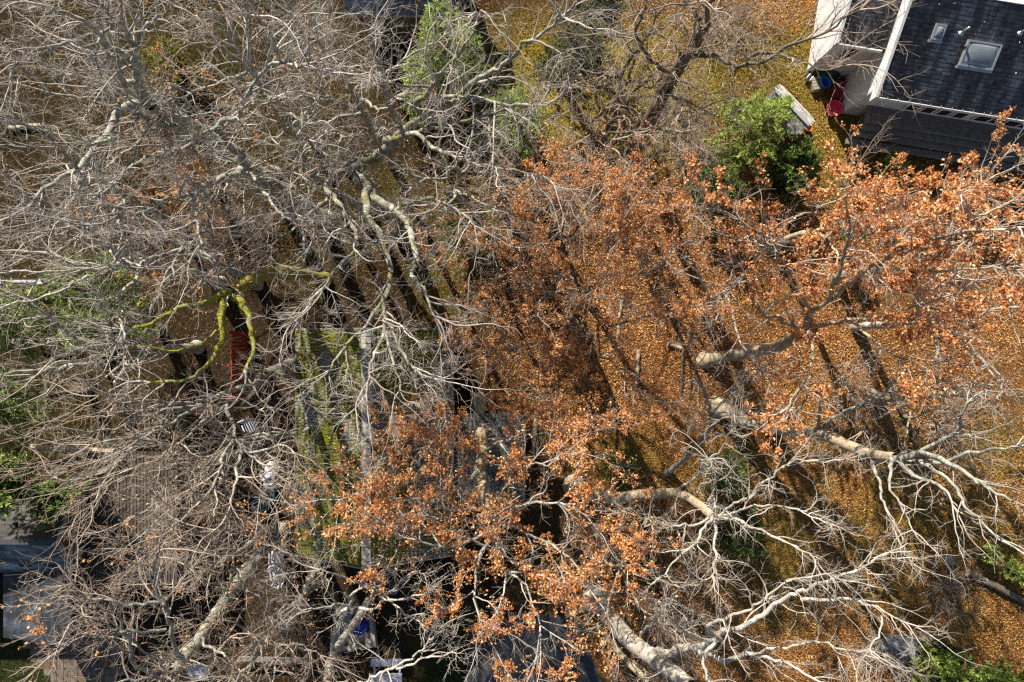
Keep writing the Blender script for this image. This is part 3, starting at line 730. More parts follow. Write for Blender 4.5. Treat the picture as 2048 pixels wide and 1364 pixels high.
def auto(cx, cy, z, seed, n=6, spread=3.0, r0=.15, lean=0.0):
    """trunk and limbs for a tree whose crown is seen round the pixel (cx, cy) at height z"""
    r = np.random.default_rng(seed+900)
    top = U(cx, cy, z); bx, by = top[0]+r.normal(0, .5), top[1]+r.normal(0, .5)
    def px(p): d = H-p[2]; return (1024+p[0]*F/d, 682-p[1]*F/d, p[2])
    b = px(np.array((bx, by, 0.0)))
    zf = z*.45
    fork = np.array((bx+(top[0]-bx)*.5, by+(top[1]-by)*.5, zf)); tip = np.array((top[0], top[1], z*.95))
    tr = [(b[0], b[1], 0, r0), (*px((fork+np.array((bx, by, 0)))/2+r.normal(0, .12, 3)*[1, 1, 0]), r0*.85), (*px(fork), r0*.7), (*px((fork+tip)/2+r.normal(0, .25, 3)*[1, 1, 0]), r0*.45), (*px(tip), r0*.2)]
    L = []
    ph = r.uniform(0, 6.28)
    for i in range(n):
        a = ph+i*2*math.pi/n+r.normal(0, .3); f = r.uniform(0, .75); s = fork*(1-f)+tip*f; ln = spread*r.uniform(.7, 1.15)*(1-.35*f); rise = (z-s[2])*r.uniform(.5, .95)
        d = np.array((math.cos(a), math.sin(a), 0)); sd = np.array((-d[1], d[0], 0))*r.normal(0, .22)*ln
        L.append(([px(s), px(s+d*ln*.35+sd*.6+[0, 0, rise*.4]), px(s+d*ln*.7+sd+[0, 0, rise*.75]), px(s+d*ln+sd*.4+[0, 0, rise])], r0*(.5-.2*f), .022))
    return (b[0], b[1]), tr, L

# ---- the large bare trees of the upper left
tree("bare_tree", "large bare lichen-grey tree in upper left with two long curving limbs", "tree", (560, 385), [(560, 385, 0, .30), (500, 330, 2.6, .26), (420, 275, 5.2, .23), (340, 228, 7.6, .2), (298, 206, 9, .18)], [
    ([(300, 207, 9), (255, 225, 9.6), (225, 265, 10.2), (190, 305, 10.6), (150, 332, 11), (105, 365, 11.5), (55, 405, 12), (5, 440, 12.3)], .16, .03),
    ([(298, 206, 9), (285, 165, 10), (272, 130, 10.8), (240, 105, 11.6), (210, 95, 12.2), (192, 66, 12.8), (160, 40, 13.6), (100, 15, 14.4)], .17, .03),
    ([(275, 140, 10.6), (273, 105, 11.4), (285, 60, 12.2), (300, 40, 12.7), (312, 5, 13.4)], .11, .03),
    ([(273, 105, 11.4), (255, 70, 12.0), (243, 30, 12.8), (240, 0, 13.4)], .08, .025),
    ([(280, 160, 10), (240, 148, 10.8), (205, 110, 11.6), (168, 104, 12.1), (135, 72, 12.8), (80, 92, 13.2), (40, 125, 13.6)], .11, .025),
    ([(225, 130, 11.2), (195, 70, 12.2), (215, 20, 13.2)], .07, .025),
    ([(150, 332, 11), (120, 300, 11.6), (70, 290, 12.2), (10, 280, 12.6)], .06, .02),
    ([(225, 265, 10.2), (180, 275, 11), (120, 262, 11.8), (50, 250, 12.5)], .06, .02)], seed=11, group="bare trees of the woodland", dens=1.0)
tree("bare_tree", "bare grey tree with hooked limb curling down left of centre top", "tree", (650, 440), [(650, 440, 0, .27), (600, 405, 2.4, .23), (545, 370, 5, .2), (490, 336, 7.6, .17)], [
    ([(490, 336, 7.8), (470, 340, 8.4), (440, 352, 9), (405, 376, 9.7), (392, 405, 10.3), (396, 440, 11)], .15, .045),
    ([(408, 376, 9.7), (375, 390, 10.3), (332, 400, 11), (290, 415, 11.5), (240, 428, 12), (180, 450, 12.4)], .075, .022),
    ([(490, 338, 7.8), (515, 362, 8.6), (545, 400, 9.4), (585, 440, 10.3)], .09, .025),
    ([(490, 334, 7.8), (478, 300, 8.4), (455, 270, 9), (446, 248, 9.5), (456, 228, 9.9), (488, 222, 10.2), (505, 190, 10.7), (520, 168, 11.2), (545, 130, 12), (572, 122, 12.5), (605, 128, 13)], .15, .03),
    ([(520, 168, 11.2), (508, 130, 11.8), (500, 80, 12.6), (495, 30, 13.5)], .08, .025),
    ([(545, 130, 12), (532, 85, 12.8), (520, 40, 13.5)], .075, .02),
    ([(446, 248, 9.5), (420, 262, 10.2), (380, 280, 11), (330, 290, 11.8)], .06, .02),
    ([(396, 440, 11), (400, 480, 11.7), (380, 520, 12.3)], .045, .02)], seed=12, group="bare trees of the woodland", dens=1.0)
# ---- the great central-left tree with moss at its fork
tree("bare_tree", "great bare tree with mossy fork and pale limbs hanging towards the mossy roof", "tree", (800, 455), [(800, 455, 0, .36), (772, 420, 2.2, .31), (738, 378, 4.4, .28), (706, 343, 6.3, .25)], [
    ([(704, 342, 6.3), (674, 356, 7), (666, 390, 7.8), (688, 428, 8.5), (714, 464, 9.2), (700, 510, 9.8), (660, 560, 10.4), (620, 610, 10.9)], .15, .03),
    ([(712, 345, 6.3), (738, 380, 7), (790, 420, 8), (818, 466, 8.8), (825, 520, 9.4), (822, 560, 9.8), (848, 585, 10.2), (868, 632, 10.6)], .19, .035),
    ([(732, 370, 6.8), (744, 430, 7.8), (764, 478, 8.5), (776, 530, 9.1), (769, 590, 9.7), (772, 648, 10.2), (746, 720, 10.8), (735, 765, 11.2)], .16, .03),
    ([(772, 648, 10.2), (800, 692, 10.7), (832, 735, 11.1), (862, 756, 11.4)], .065, .022),
    ([(769, 590, 9.7), (735, 640, 10.3), (700, 690, 10.8), (660, 740, 11.2)], .06, .02),
    ([(776, 660, 10.3), (790, 720, 10.8), (800, 780, 11.2)], .05, .018),
    ([(708, 338, 6.3), (738, 312, 6.9), (768, 282, 7.6), (800, 248, 8.4), (832, 224, 9), (880, 190, 9.9), (940, 150, 10.8), (1005, 118, 11.6), (1080, 68, 12.5), (1130, 35, 13.1)], .22, .03),
    ([(772, 280, 7.7), (805, 268, 8.2), (835, 262, 8.6), (872, 290, 9.2), (930, 313, 9.9), (985, 330, 10.5), (1070, 350, 11.2)], .14, .022),
    ([(832, 224, 9), (850, 180, 10), (880, 130, 11), (930, 80, 12), (960, 30, 13)], .1, .025),
    ([(800, 248, 8.4), (780, 215, 9.2), (775, 170, 10.2), (760, 120, 11.2), (740, 60, 12.2)], .1, .025),
    ([(880, 190, 9.9), (960, 195, 10.8), (1040, 215, 11.4), (1110, 200, 12)], .06, .02),
    ([(835, 262, 8.6), (900, 250, 9.6), (970, 240, 10.4), (1050, 232, 11)], .07, .02),
    ([(790, 420, 8), (850, 400, 9), (900, 420, 9.8), (950, 452, 10.4)], .07, .02),
    ([(674, 356, 7), (640, 330, 8), (610, 280, 9), (590, 230, 10)], .08, .02),
    ([(666, 390, 7.8), (620, 420, 8.8), (580, 450, 9.4), (545, 490, 9.9)], .075, .02)], bk="bark_fork", tw="twig_silver", seed=13, group="bare trees of the woodland", dens=1.0)
# ---- the dark crooked tree in the upper middle
tree("crooked_tree", "small dark crooked tree with elbow-bent limbs above the copper crown", "tree", (1072, 410), [(1072, 410, 0, .17), (1085, 395, 1.5, .15), (1104, 372, 3.2, .13), (1120, 350, 4.6, .12)], [
    ([(1120, 350, 4.6), (1130, 318, 5.2), (1136, 300, 5.6), (1155, 292, 6), (1195, 289, 6.6), (1232, 276, 7.2), (1290, 260, 7.8), (1350, 262, 8.2)], .12, .025),
    ([(1180, 290, 6.4), (1178, 262, 6.9), (1186, 235, 7.5), (1220, 205, 8.2)], .07, .022),
    ([(1122, 350, 4.6), (1150, 346, 5.1), (1172, 338, 5.6), (1215, 348, 6.2), (1258, 356, 6.8), (1300, 376, 7.3), (1330, 385, 7.6)], .1, .022),
    ([(1230, 348, 6.4), (1222, 375, 6.8), (1195, 412, 7.2)], .055, .022),
    ([(1104, 372, 3.2), (1060, 395, 4.2), (1010, 410, 5), (970, 440, 5.8)], .06, .02)], bk="bark_dark", tw="twig_tan", seed=14, group="bare trees of the woodland", size=.9)
# ---- by the house
tree("mossy_tree", "dark mossy tree with one pale limb reaching towards the house", "tree", (1265, 310), [(1265, 310, 0, .27), (1295, 250, 2.8, .24), (1330, 180, 5.6, .21), (1368, 118, 8, .18)], [
    ([(1368, 118, 8), (1388, 98, 8.7), (1412, 66, 9.6), (1425, 30, 10.4), (1432, -15, 11.4)], .16, .06),
    ([(1390, 108, 8.4), (1420, 106, 8.9), (1450, 112, 9.3), (1500, 116, 9.9), (1560, 92, 10.6), (1640, 60, 11.3), (1720, 20, 12)], .12, .024),
    ([(1500, 116, 9.9), (1545, 112, 10.4), (1600, 128, 10.8), (1660, 140, 11.2)], .06, .02),
    ([(1340, 165, 6.2), (1372, 120, 7.4), (1400, 70, 9), (1380, 10, 10.4)], .12, .04),
    ([(1350, 150, 6.8), (1310, 120, 8), (1280, 70, 9.4), (1290, 10, 10.8)], .09, .025),
    ([(1330, 180, 5.6), (1360, 200, 6.6), (1400, 215, 7.5)], .06, .02)], bk="bark_dark", tw="twig_tan", seed=15, group="bare trees of the woodland")
# ---- the leafy oaks on the right
tree("oak_tree", "leaning oak on the right with bright orange leaf tufts and long pale limb", "tree", (1415, 720), [(1412, 720, 0, .24), (1462, 711, 1.2, .22), (1512, 703, 2.4, .215), (1562, 690, 3.8, .2), (1603, 662, 5.2, .18)], [
    ([(1603, 662, 5.2), (1640, 612, 6.4), (1700, 572, 7.8), (1780, 530, 9.2), (1870, 490, 10.6), (1960, 472, 11.6), (2050, 455, 12.4)], .13, .03),
    ([(1620, 640, 5.7), (1602, 590, 6.8), (1572, 530, 7.8), (1530, 480, 8.6), (1480, 440, 9.4)], .08, .022),
    ([(1660, 598, 6.8), (1690, 530, 8.2), (1690, 470, 9.2), (1685, 420, 10), (1695, 385, 10.6)], .085, .022),
    ([(1740, 550, 8.4), (1800, 480, 9.4), (1850, 430, 10.2), (1900, 400, 10.8)], .08, .022),
    ([(1612, 652, 5.4), (1690, 634, 6.6), (1765, 630, 7.8), (1830, 618, 8.8), (1910, 590, 9.8), (1990, 540, 10.8)], .09, .022),
    ([(1690, 634, 6.6), (1740, 682, 7.6), (1790, 712, 8.4), (1850, 735, 9.2)], .06, .02),
    ([(1604, 660, 5.2), (1562, 634, 6), (1515, 620, 6.7), (1498, 580, 7.5), (1490, 550, 8)], .1, .03),
    ([(1612, 655, 5.4), (1624, 715, 6.1), (1608, 765, 6.6), (1576, 815, 7.2)], .07, .03),
    ([(1870, 490, 10.6), (1930, 440, 11.2), (1980, 410, 11.6), (2040, 390, 12)], .06, .02),
    ([(1780, 530, 9.2), (1860, 540, 10.2), (1940, 530, 11), (2030, 540, 11.6)], .055, .02)], bk="bark_tan", tw="twig_white", seed=16, group="oaks still holding orange leaves", leaf=ORANGE, leafn=11, leafl=(.055, .105), leafy=.75, dens=.85, size=.85, t0=.4)
b, t, l = auto(1950, 480, 8, 31, 7, 2.2, .2)
tree("oak_tree", "orange-leaved oak whose crown spreads below the timber terrace of the house", "tree", b, t, l, bk="bark_tan", tw="twig_white", seed=31, group="oaks still holding orange leaves", leaf=ORANGE, leafn=9, leafl=(.06, .115), leafy=.85, size=.8)
b, t, l = auto(1735, 420, 7, 32, 6, 1.9, .17)
tree("oak_tree", "orange-leaved oak crown beside the green shrub below the red tub", "tree", b, t, l, bk="bark_tan", tw="twig_tan", seed=32, group="oaks still holding orange leaves", leaf=ORANGE, leafn=9, leafl=(.055, .105), leafy=.8, size=.75)
# ---- the bare leaning trunk below it
tree("bare_tree", "bare tan-barked tree leaning right with long white limb to the picture's right edge", "tree", (1440, 818), [(1436, 815, 0, .27), (1500, 846, 1.3, .24), (1570, 858, 2.6, .22), (1640, 868, 4, .2), (1690, 888, 5.2, .18), (1740, 908, 6.4, .165), (1790, 915, 7.6, .14)], [
    ([(1790, 915, 7.6), (1870, 922, 9), (1950, 955, 10.4), (2050, 1012, 11.8)], .12, .03),
    ([(1800, 915, 7.8), (1880, 880, 9.2), (1920, 830, 10.2), (1950, 800, 10.8)], .08, .022),
    ([(1640, 858, 4), (1660, 830, 4.8), (1720, 800, 5.8), (1765, 780, 6.5), (1800, 750, 7.2), (1850, 745, 7.8)], .1, .03),
    ([(1640, 858, 4), (1640, 810, 5), (1650, 780, 5.6), (1700, 750, 6.3)], .07, .025),
    ([(1785, 916, 7.6), (1780, 960, 8.4), (1782, 990, 8.8), (1805, 1030, 9.3), (1825, 1060, 9.8)], .07, .02),
    ([(1790, 918, 7.6), (1830, 950, 8.6), (1880, 975, 9.4), (1905, 1010, 10)], .09, .025),
    ([(1870, 922, 9), (1940, 905, 10), (2010, 900, 10.8), (2060, 885, 11.2)], .07, .02),
    ([(1840, 920, 8.6), (1900, 970, 9.8), (1940, 1020, 10.6), (1990, 1070, 11.3), (2050, 1110, 12)], .07, .02),
    ([(1740, 908, 6.4), (1760, 960, 7.2), (1775, 1010, 8), (1800, 1080, 8.8), (1815, 1110, 9.2)], .065, .02),
    ([(1800, 752, 7.2), (1880, 770, 8.2), (1960, 770, 9)], .05, .02),
    ([(1570, 852, 2.6), (1600, 800, 4), (1580, 760, 5), (1520, 740, 5.8)], .055, .02)], bk="bark_tan", lbk="bark_lichen", tw="twig_white", seed=17, group="bare trees of the woodland", t0=.45, dens=.75, size=.75, thin=.9)
tree("sapling_tree", "slender blue-grey forked tree left of the tan-barked leaning trunk", "tree", (1300, 960), [(1335, 945, 0, .09), (1372, 915, 1.6, .085), (1404, 880, 3.2, .08), (1424, 852, 4.4, .075)], [
    ([(1424, 852, 4.4), (1424, 820, 5), (1412, 790, 5.6), (1400, 755, 6.2), (1390, 715, 6.8)], .07, .02),
    ([(1424, 850, 4.4), (1450, 810, 5.2), (1475, 785, 5.8), (1500, 760, 6.3)], .06, .02),
    ([(1404, 880, 3.2), (1460, 862, 4.2), (1520, 830, 5.2), (1570, 815, 5.8)], .05, .02)], bk="bark_lichen", tw="twig_white", seed=18, group="bare trees of the woodland", size=.75)
# ---- lower right: white radiating crowns
tree("bare_tree", "bare tree with white branches radiating like a star over green shrubs", "tree", (1150, 972), [(1150, 972, 0, .3), (1190, 990, 1.4, .26), (1230, 996, 2.6, .22), (1290, 990, 4.2, .18), (1350, 986, 5.6, .15), (1385, 1000, 6.6, .13), (1428, 1034, 8, .12)], [
    ([(1428, 1034, 8), (1480, 1022, 9), (1540, 1015, 9.8), (1600, 1020, 10.4), (1650, 1045, 10.9)], .05, .018),
    ([(1428, 1034, 8), (1470, 1005, 8.8), (1505, 985, 9.4), (1560, 940, 10.2), (1600, 915, 10.8), (1650, 925, 11.2)], .05, .018),
    ([(1430, 1036, 8), (1440, 1075, 8.6), (1438, 1110, 9.2), (1425, 1150, 9.8)], .06, .022),
    ([(1428, 1034, 8), (1480, 1048, 8.8), (1540, 1070, 9.6), (1600, 1100, 10.2), (1630, 1120, 10.6)], .06, .02),
    ([(1428, 1032, 8), (1415, 1000, 8.7), (1425, 960, 9.4), (1418, 920, 10)], .05, .02),
    ([(1420, 1034, 8), (1370, 1052, 8.7), (1320, 1040, 9.2), (1280, 1035, 9.7)], .05, .02),
    ([(1425, 1036, 8), (1395, 1075, 8.8), (1365, 1110, 9.4), (1330, 1150, 10)], .05, .02),
    ([(1350, 986, 5.6), (1400, 950, 6.6), (1440, 900, 7.8), (1470, 850, 8.6)], .06, .02)], bk="bark_tan", lbk="bark_pale", tw="twig_white", seed=19, group="bare trees of the woodland", t0=.3, size=.62, dens=1.3, thin=.85)
tree("bare_tree", "thick-trunked bare tree at the bottom with pale limbs sweeping up to the right", "tree", (1190, 1200), [(1190, 1200, 0, .36), (1225, 1240, 1.8, .33), (1262, 1282, 3.6, .3), (1310, 1318, 5.4, .27), (1385, 1375, 7.6, .22)], [
    ([(1292, 1305, 4.8), (1350, 1308, 6), (1400, 1304, 7), (1432, 1285, 7.8), (1480, 1264, 8.6), (1560, 1220, 9.6), (1630, 1180, 10.4), (1700, 1150, 11), (1750, 1120, 11.4)], .19, .024),
    ([(1400, 1304, 7), (1450, 1318, 7.8), (1510, 1312, 8.5), (1570, 1330, 9.2), (1640, 1364, 10)], .13, .03),
    ([(1440, 1282, 8), (1420, 1250, 8.8), (1450, 1225, 9.4), (1500, 1215, 9.9), (1530, 1195, 10.3), (1580, 1165, 10.8), (1650, 1148, 11.2)], .08, .02),
    ([(1600, 1195, 10), (1680, 1195, 10.6), (1740, 1210, 11), (1765, 1225, 11.2), (1810, 1245, 11.5)], .055, .02),
    ([(1765, 1225, 11.2), (1755, 1270, 11.6), (1740, 1300, 11.9)], .03, .016),
    ([(1432, 1288, 7.8), (1410, 1320, 8.6), (1420, 1364, 9.4)], .08, .025),
    ([(1430, 1285, 7.8), (1390, 1270, 8.6), (1350, 1240, 9.3), (1320, 1230, 9.8)], .06, .02),
    ([(1510, 1312, 8.5), (1580, 1290, 9.4), (1640, 1280, 10), (1690, 1300, 10.5)], .05, .02),
    ([(1262, 1282, 3.6), (1290, 1240, 5), (1330, 1200, 6.4), (1380, 1150, 7.6)], .06, .02)], bk="bark_pale", tw="twig_white", seed=20, group="bare trees of the woodland", t0=.35, dens=1.0, size=.68, thin=.85)
tree("sapling_tree", "thin tan trunk running beside the thick trunk at the bottom", "tree", (1178, 1252), [(1200, 1255, 0, .13), (1222, 1285, 1.5, .12), (1250, 1318, 3, .115), (1300, 1368, 5.2, .1)], [
    ([(1222, 1285, 1.5), (1216, 1310, 2.4), (1224, 1340, 3.4), (1236, 1372, 4.4)], .07, .05),
    ([(1250, 1318, 3), (1290, 1330, 4.2), (1330, 1364, 5.6)], .05, .025)], bk="bark_tan", tw="twig_tan", seed=21, group="bare trees of the woodland", size=.7)
# ---- the copper crown in the middle
tree("beech_tree", "copper-leaved tree filling the centre, seen from straight above", "tree", (1150, 640), [(1150, 640, 0, .26), (1155, 630, 2.4, .23), (1165, 615, 4.4, .19), (1180, 600, 6.2, .14), (1190, 580, 8, .08)], [
    ([(1155, 625, 3), (1100, 580, 4.6), (1040, 530, 6), (985, 490, 7)], .09, .022), ([(1160, 615, 4), (1110, 660, 5.2), (1050, 690, 6.2), (985, 700, 7)], .08, .022),
    ([(1160, 615, 4), (1200, 560, 5.4), (1240, 500, 6.6), (1280, 440, 7.4)], .085, .022), ([(1165, 612, 4.6), (1220, 640, 5.8), (1280, 640, 6.8), (1340, 620, 7.4)], .07, .02),
    ([(1165, 615, 4.4), (1150, 540, 5.8), (1130, 470, 7), (1120, 420, 7.6)], .08, .022), ([(1160, 620, 3.6), (1190, 690, 5), (1220, 730, 6), (1260, 770, 6.8)], .075, .022),
    ([(1155, 625, 3.2), (1120, 700, 4.8), (1090, 750, 5.8), (1060, 790, 6.4)], .07, .022), ([(1185, 590, 7), (1210, 540, 8), (1220, 480, 8.6)], .05, .018),
    ([(1175, 605, 5.6), (1110, 600, 6.8), (1040, 610, 7.6), (970, 600, 8)], .06, .02), ([(1180, 600, 6.2), (1250, 580, 7.4), (1310, 540, 8)], .05, .02),
    ([(1130, 470, 7), (1190, 430, 7.6), (1250, 410, 8)], .04, .018), ([(1040, 530, 6), (1060, 460, 7), (1080, 420, 7.6)], .045, .018)],
    bk="bark_dark", tw="twig_silver", seed=22, leaf=COPPER+ORANGE[:2], leafn=13, leafl=(.036, .072), leafy=.95, dens=1.0)
# ---- orange oak over the lower wing of the mossy-roofed garage
tree("oak_tree", "orange-leaved oak with mossy forked trunk overhanging the grey roofs at bottom centre", "tree", (958, 812), [(957, 805, 0, .24), (960, 850, 1.8, .22), (965, 905, 3.6, .2), (960, 945, 5, .19), (978, 1010, 7, .15), (988, 1050, 8.2, .12)], [
    ([(960, 940, 4.9), (942, 962, 5.6), (920, 985, 6.3), (890, 1000, 7), (840, 1010, 7.6)], .12, .03),
    ([(978, 1010, 7), (920, 1020, 7.8), (860, 1010, 8.4), (800, 1000, 9), (740, 985, 9.5), (680, 1000, 10)], .075, .022),
    ([(985, 1040, 8), (940, 1080, 8.8), (880, 1090, 9.4), (820, 1070, 9.9), (760, 1040, 10.3)], .06, .02),
    ([(985, 1040, 8), (1030, 1020, 8.8), (1090, 1000, 9.4), (1140, 1010, 9.8), (1170, 1030, 10.2)], .07, .02),
    ([(988, 1050, 8.2), (1000, 1110, 9), (1010, 1150, 9.5), (1050, 1180, 9.9), (1080, 1250, 10.5)], .075, .02),
    ([(988, 1050, 8.2), (960, 1120, 9), (950, 1180, 9.7), (960, 1240, 10.3)], .06, .02),
    ([(985, 1045, 8), (1060, 1070, 8.8), (1120, 1100, 9.5), (1160, 1150, 10.1)], .06, .02),
    ([(965, 905, 3.6), (920, 890, 5), (870, 890, 6), (820, 900, 6.8), (760, 920, 7.4)], .07, .02),
    ([(965, 900, 3.6), (1010, 890, 5), (1060, 880, 6), (1110, 860, 6.8)], .06, .02),
    ([(962, 880, 2.8), (930, 850, 4.2), (880, 840, 5.4), (830, 850, 6.2)], .055, .02),
    ([(978, 1010, 7), (1020, 960, 8), (1060, 930, 8.7), (1110, 920, 9.2)], .05, .02)],
    bk="bark_tan", lbk="bark_lichen", tw="twig_silver", seed=23, group="oaks still holding orange leaves", leaf=ORANGE+COPPER, leafn=12, leafl=(.045, .085), leafy=.85, dens=.95)
# ---- left: the mossy limbs
tree("mossy_tree", "yellow-green mossy tree with an arching limb above the red plank fence", "tree", (640, 548), [(648, 560, 0, .24), (615, 552, 1.8, .22), (575, 542, 3.6, .2), (545, 545, 5, .19), (500, 560, 6.4, .18), (460, 583, 7.4, .17)], [
    ([(462, 583, 7.4), (430, 596, 7.7), (390, 606, 8), (350, 622, 8.3), (305, 645, 8.6), (260, 660, 8.9)], .15, .05),
    ([(456, 588, 7.4), (450, 620, 7.7), (445, 660, 8), (432, 705, 8.3), (405, 738, 8.6), (365, 758, 8.8), (300, 765, 9)], .16, .04),
    ([(458, 588, 7.4), (488, 606, 7.7), (510, 620, 7.9), (514, 655, 8.2), (508, 700, 8.5), (490, 740, 8.8)], .14, .05),
    ([(445, 660, 8), (390, 690, 8.5), (330, 700, 9), (260, 690, 9.4)], .05, .02)], bk="bark_moss", tw="twig_silver", seed=24, group="bare trees of the woodland", dens=.55, t0=.6, size=.8)
tree("bare_tree", "bare grey tree with smooth S-bent limb crossing the red plank fence", "tree", (640, 712), [(640, 712, 0, .2), (600, 722, 2, .19), (562, 735, 4, .18), (528, 752, 5.6, .17)], [
    ([(528, 752, 5.6), (505, 775, 6.2), (480, 796, 6.8), (450, 805, 7.3), (400, 812, 8), (340, 814, 8.7), (270, 798, 9.4), (200, 790, 10)], .15, .024),
    ([(455, 806, 7.2), (455, 840, 7.8), (470, 875, 8.4), (500, 905, 9), (530, 930, 9.5)], .09, .025),
    ([(470, 875, 8.4), (440, 920, 9.2), (425, 970, 9.8), (390, 1020, 10.3), (365, 1042, 10.6), (340, 1062, 10.9)], .06, .02),
    ([(480, 890, 8.6), (475, 950, 9.4), (455, 1010, 10), (430, 1060, 10.5)], .06, .02),
    ([(400, 812, 8), (340, 845, 9), (280, 865, 9.6), (230, 875, 10), (180, 890, 10.4)], .06, .02),
    ([(450, 805, 7.3), (400, 850, 8.4), (350, 890, 9.2), (310, 915, 9.8), (270, 935, 10.2)], .06, .02),
    ([(500, 905, 9), (550, 890, 9.7), (590, 910, 10.2)], .045, .018)], bk="bark_lichen", tw="twig_tan", seed=25, group="bare trees of the woodland", dens=1.0, size=1.05)
b, t, l = auto(90, 715, 8.5, 33, 5, 2.4, .18)
l += [([(205, 722, 6), (150, 690, 6.8), (100, 640, 7.6), (40, 600, 8.4), (-20, 570, 9)], .09, .025), ([(210, 724, 6), (130, 738, 7), (60, 740, 7.8), (-10, 752, 8.5)], .1, .03), ([(200, 726, 6), (120, 720, 7), (70, 745, 7.8), (0, 770, 8.6)], .08, .03)]
tree("bare_tree", "bare tree at the left edge whose pale limbs cross the white lattice fence", "tree", b, t, l, seed=33, group="bare trees of the woodland", bk="bark_lichen", tw="twig_silver", dens=.72)
# ---- lower left
tree("bare_tree", "bare tree at lower left with lichen-pale crooked limbs over the paved path", "tree", (560, 1060), [(560, 1060, 0, .25), (510, 1120, 2.6, .22), (455, 1195, 5.2, .2), (400, 1275, 7.6, .17), (345, 1345, 9.2, .15)], [
    ([(345, 1345, 9.2), (358, 1325, 9.6), (340, 1290, 10), (332, 1255, 10.4), (325, 1225, 10.8), (318, 1205, 11.1), (305, 1165, 11.5), (312, 1110, 12)], .1, .025),
    ([(345, 1350, 9.2), (300, 1345, 9.8), (265, 1325, 10.2), (250, 1295, 10.6), (235, 1270, 10.9), (234, 1240, 11.2), (195, 1222, 11.6)], .1, .022),
    ([(318, 1206, 11.1), (270, 1206, 11.5), (190, 1200, 12), (150, 1170, 12.4)], .05, .018),
    ([(345, 1355, 9.2), (280, 1364, 10), (210, 1380, 10.8)], .07, .022),
    ([(332, 1255, 10.4), (275, 1260, 11), (210, 1275, 11.6), (150, 1280, 12)], .05, .018),
    ([(400, 1275, 7.6), (440, 1300, 8.8), (470, 1345, 9.8)], .06, .02),
    ([(330, 1350, 9.4), (300, 1310, 10), (255, 1270, 10.6), (215, 1250, 11.2)], .05, .02),
    ([(455, 1195, 5.2), (430, 1130, 7), (400, 1080, 8.4), (370, 1040, 9.4)], .06, .02)], bk="bark_lichen", tw="twig_tan", seed=26, group="bare trees of the woodland", dens=1.05, leaf=ORANGE, leafn=.5, leafl=(.07, .11), leafy=.12, size=.9)
tree("bare_tree", "slim bare tree forking low beside the plank box at bottom left", "tree", (640, 1110), [(640, 1110, 0, .15), (615, 1170, 2.6, .13), (590, 1235, 5, .12), (565, 1270, 6.2, .11)], [
    ([(565, 1270, 6.2), (572, 1235, 6.8), (568, 1190, 7.4), (555, 1140, 8), (545, 1090, 8.5)], .06, .02),
    ([(565, 1272, 6.2), (545, 1245, 7), (530, 1210, 7.6), (510, 1170, 8.2)], .05, .02),
    ([(565, 1275, 6.2), (550, 1310, 7.2), (545, 1364, 8.2)], .07, .025),
    ([(565, 1272, 6.2), (600, 1290, 7.2), (640, 1310, 8)], .05, .02),
    ([(572, 1235, 6.8), (600, 1200, 7.6), (620, 1150, 8.2)], .04, .018)], bk="bark_lichen", tw="twig_tan", seed=27, group="bare trees of the woodland", size=.8)
tree("bare_tree", "bare tree with a looped pale limb over the plank sandbox", "tree", (790, 1120), [(790, 1120, 0, .16), (745, 1190, 2.4, .145), (700, 1260, 4.8, .13), (665, 1310, 6.4, .12), (655, 1364, 7.8, .11)], [
    ([(665, 1310, 6.4), (680, 1265, 7.2), (695, 1235, 7.8), (708, 1210, 8.3), (712, 1190, 8.7), (730, 1175, 9)], .09, .04),
    ([(708, 1208, 8.3), (738, 1213, 8.6), (765, 1195, 8.9), (790, 1178, 9.2), (830, 1152, 9.6), (842, 1148, 9.8)], .05, .02),
    ([(730, 1175, 9), (760, 1195, 9.3), (790, 1220, 9.6), (820, 1232, 9.9)], .05, .02),
    ([(730, 1174, 9), (738, 1140, 9.4), (745, 1100, 9.8)], .04, .018),
    ([(728, 1174, 9), (705, 1165, 9.4), (670, 1150, 9.8), (640, 1140, 10.2)], .045, .018),
    ([(700, 1212, 8.2), (660, 1212, 8.8), (620, 1215, 9.3)], .04, .018),
    ([(760, 1195, 9.3), (800, 1195, 9.7), (850, 1188, 10.1)], .035, .018),
    ([(655, 1364, 7.8), (720, 1364, 8.6), (800, 1335, 9.4), (850, 1300, 10), (870, 1270, 10.4)], .07, .02),
    ([(800, 1335, 9.4), (860, 1318, 10), (900, 1305, 10.4)], .035, .016)], bk="bark_pale", tw="twig_white", seed=28, group="bare trees of the woodland", size=.62, dens=1.0, t0=.35)

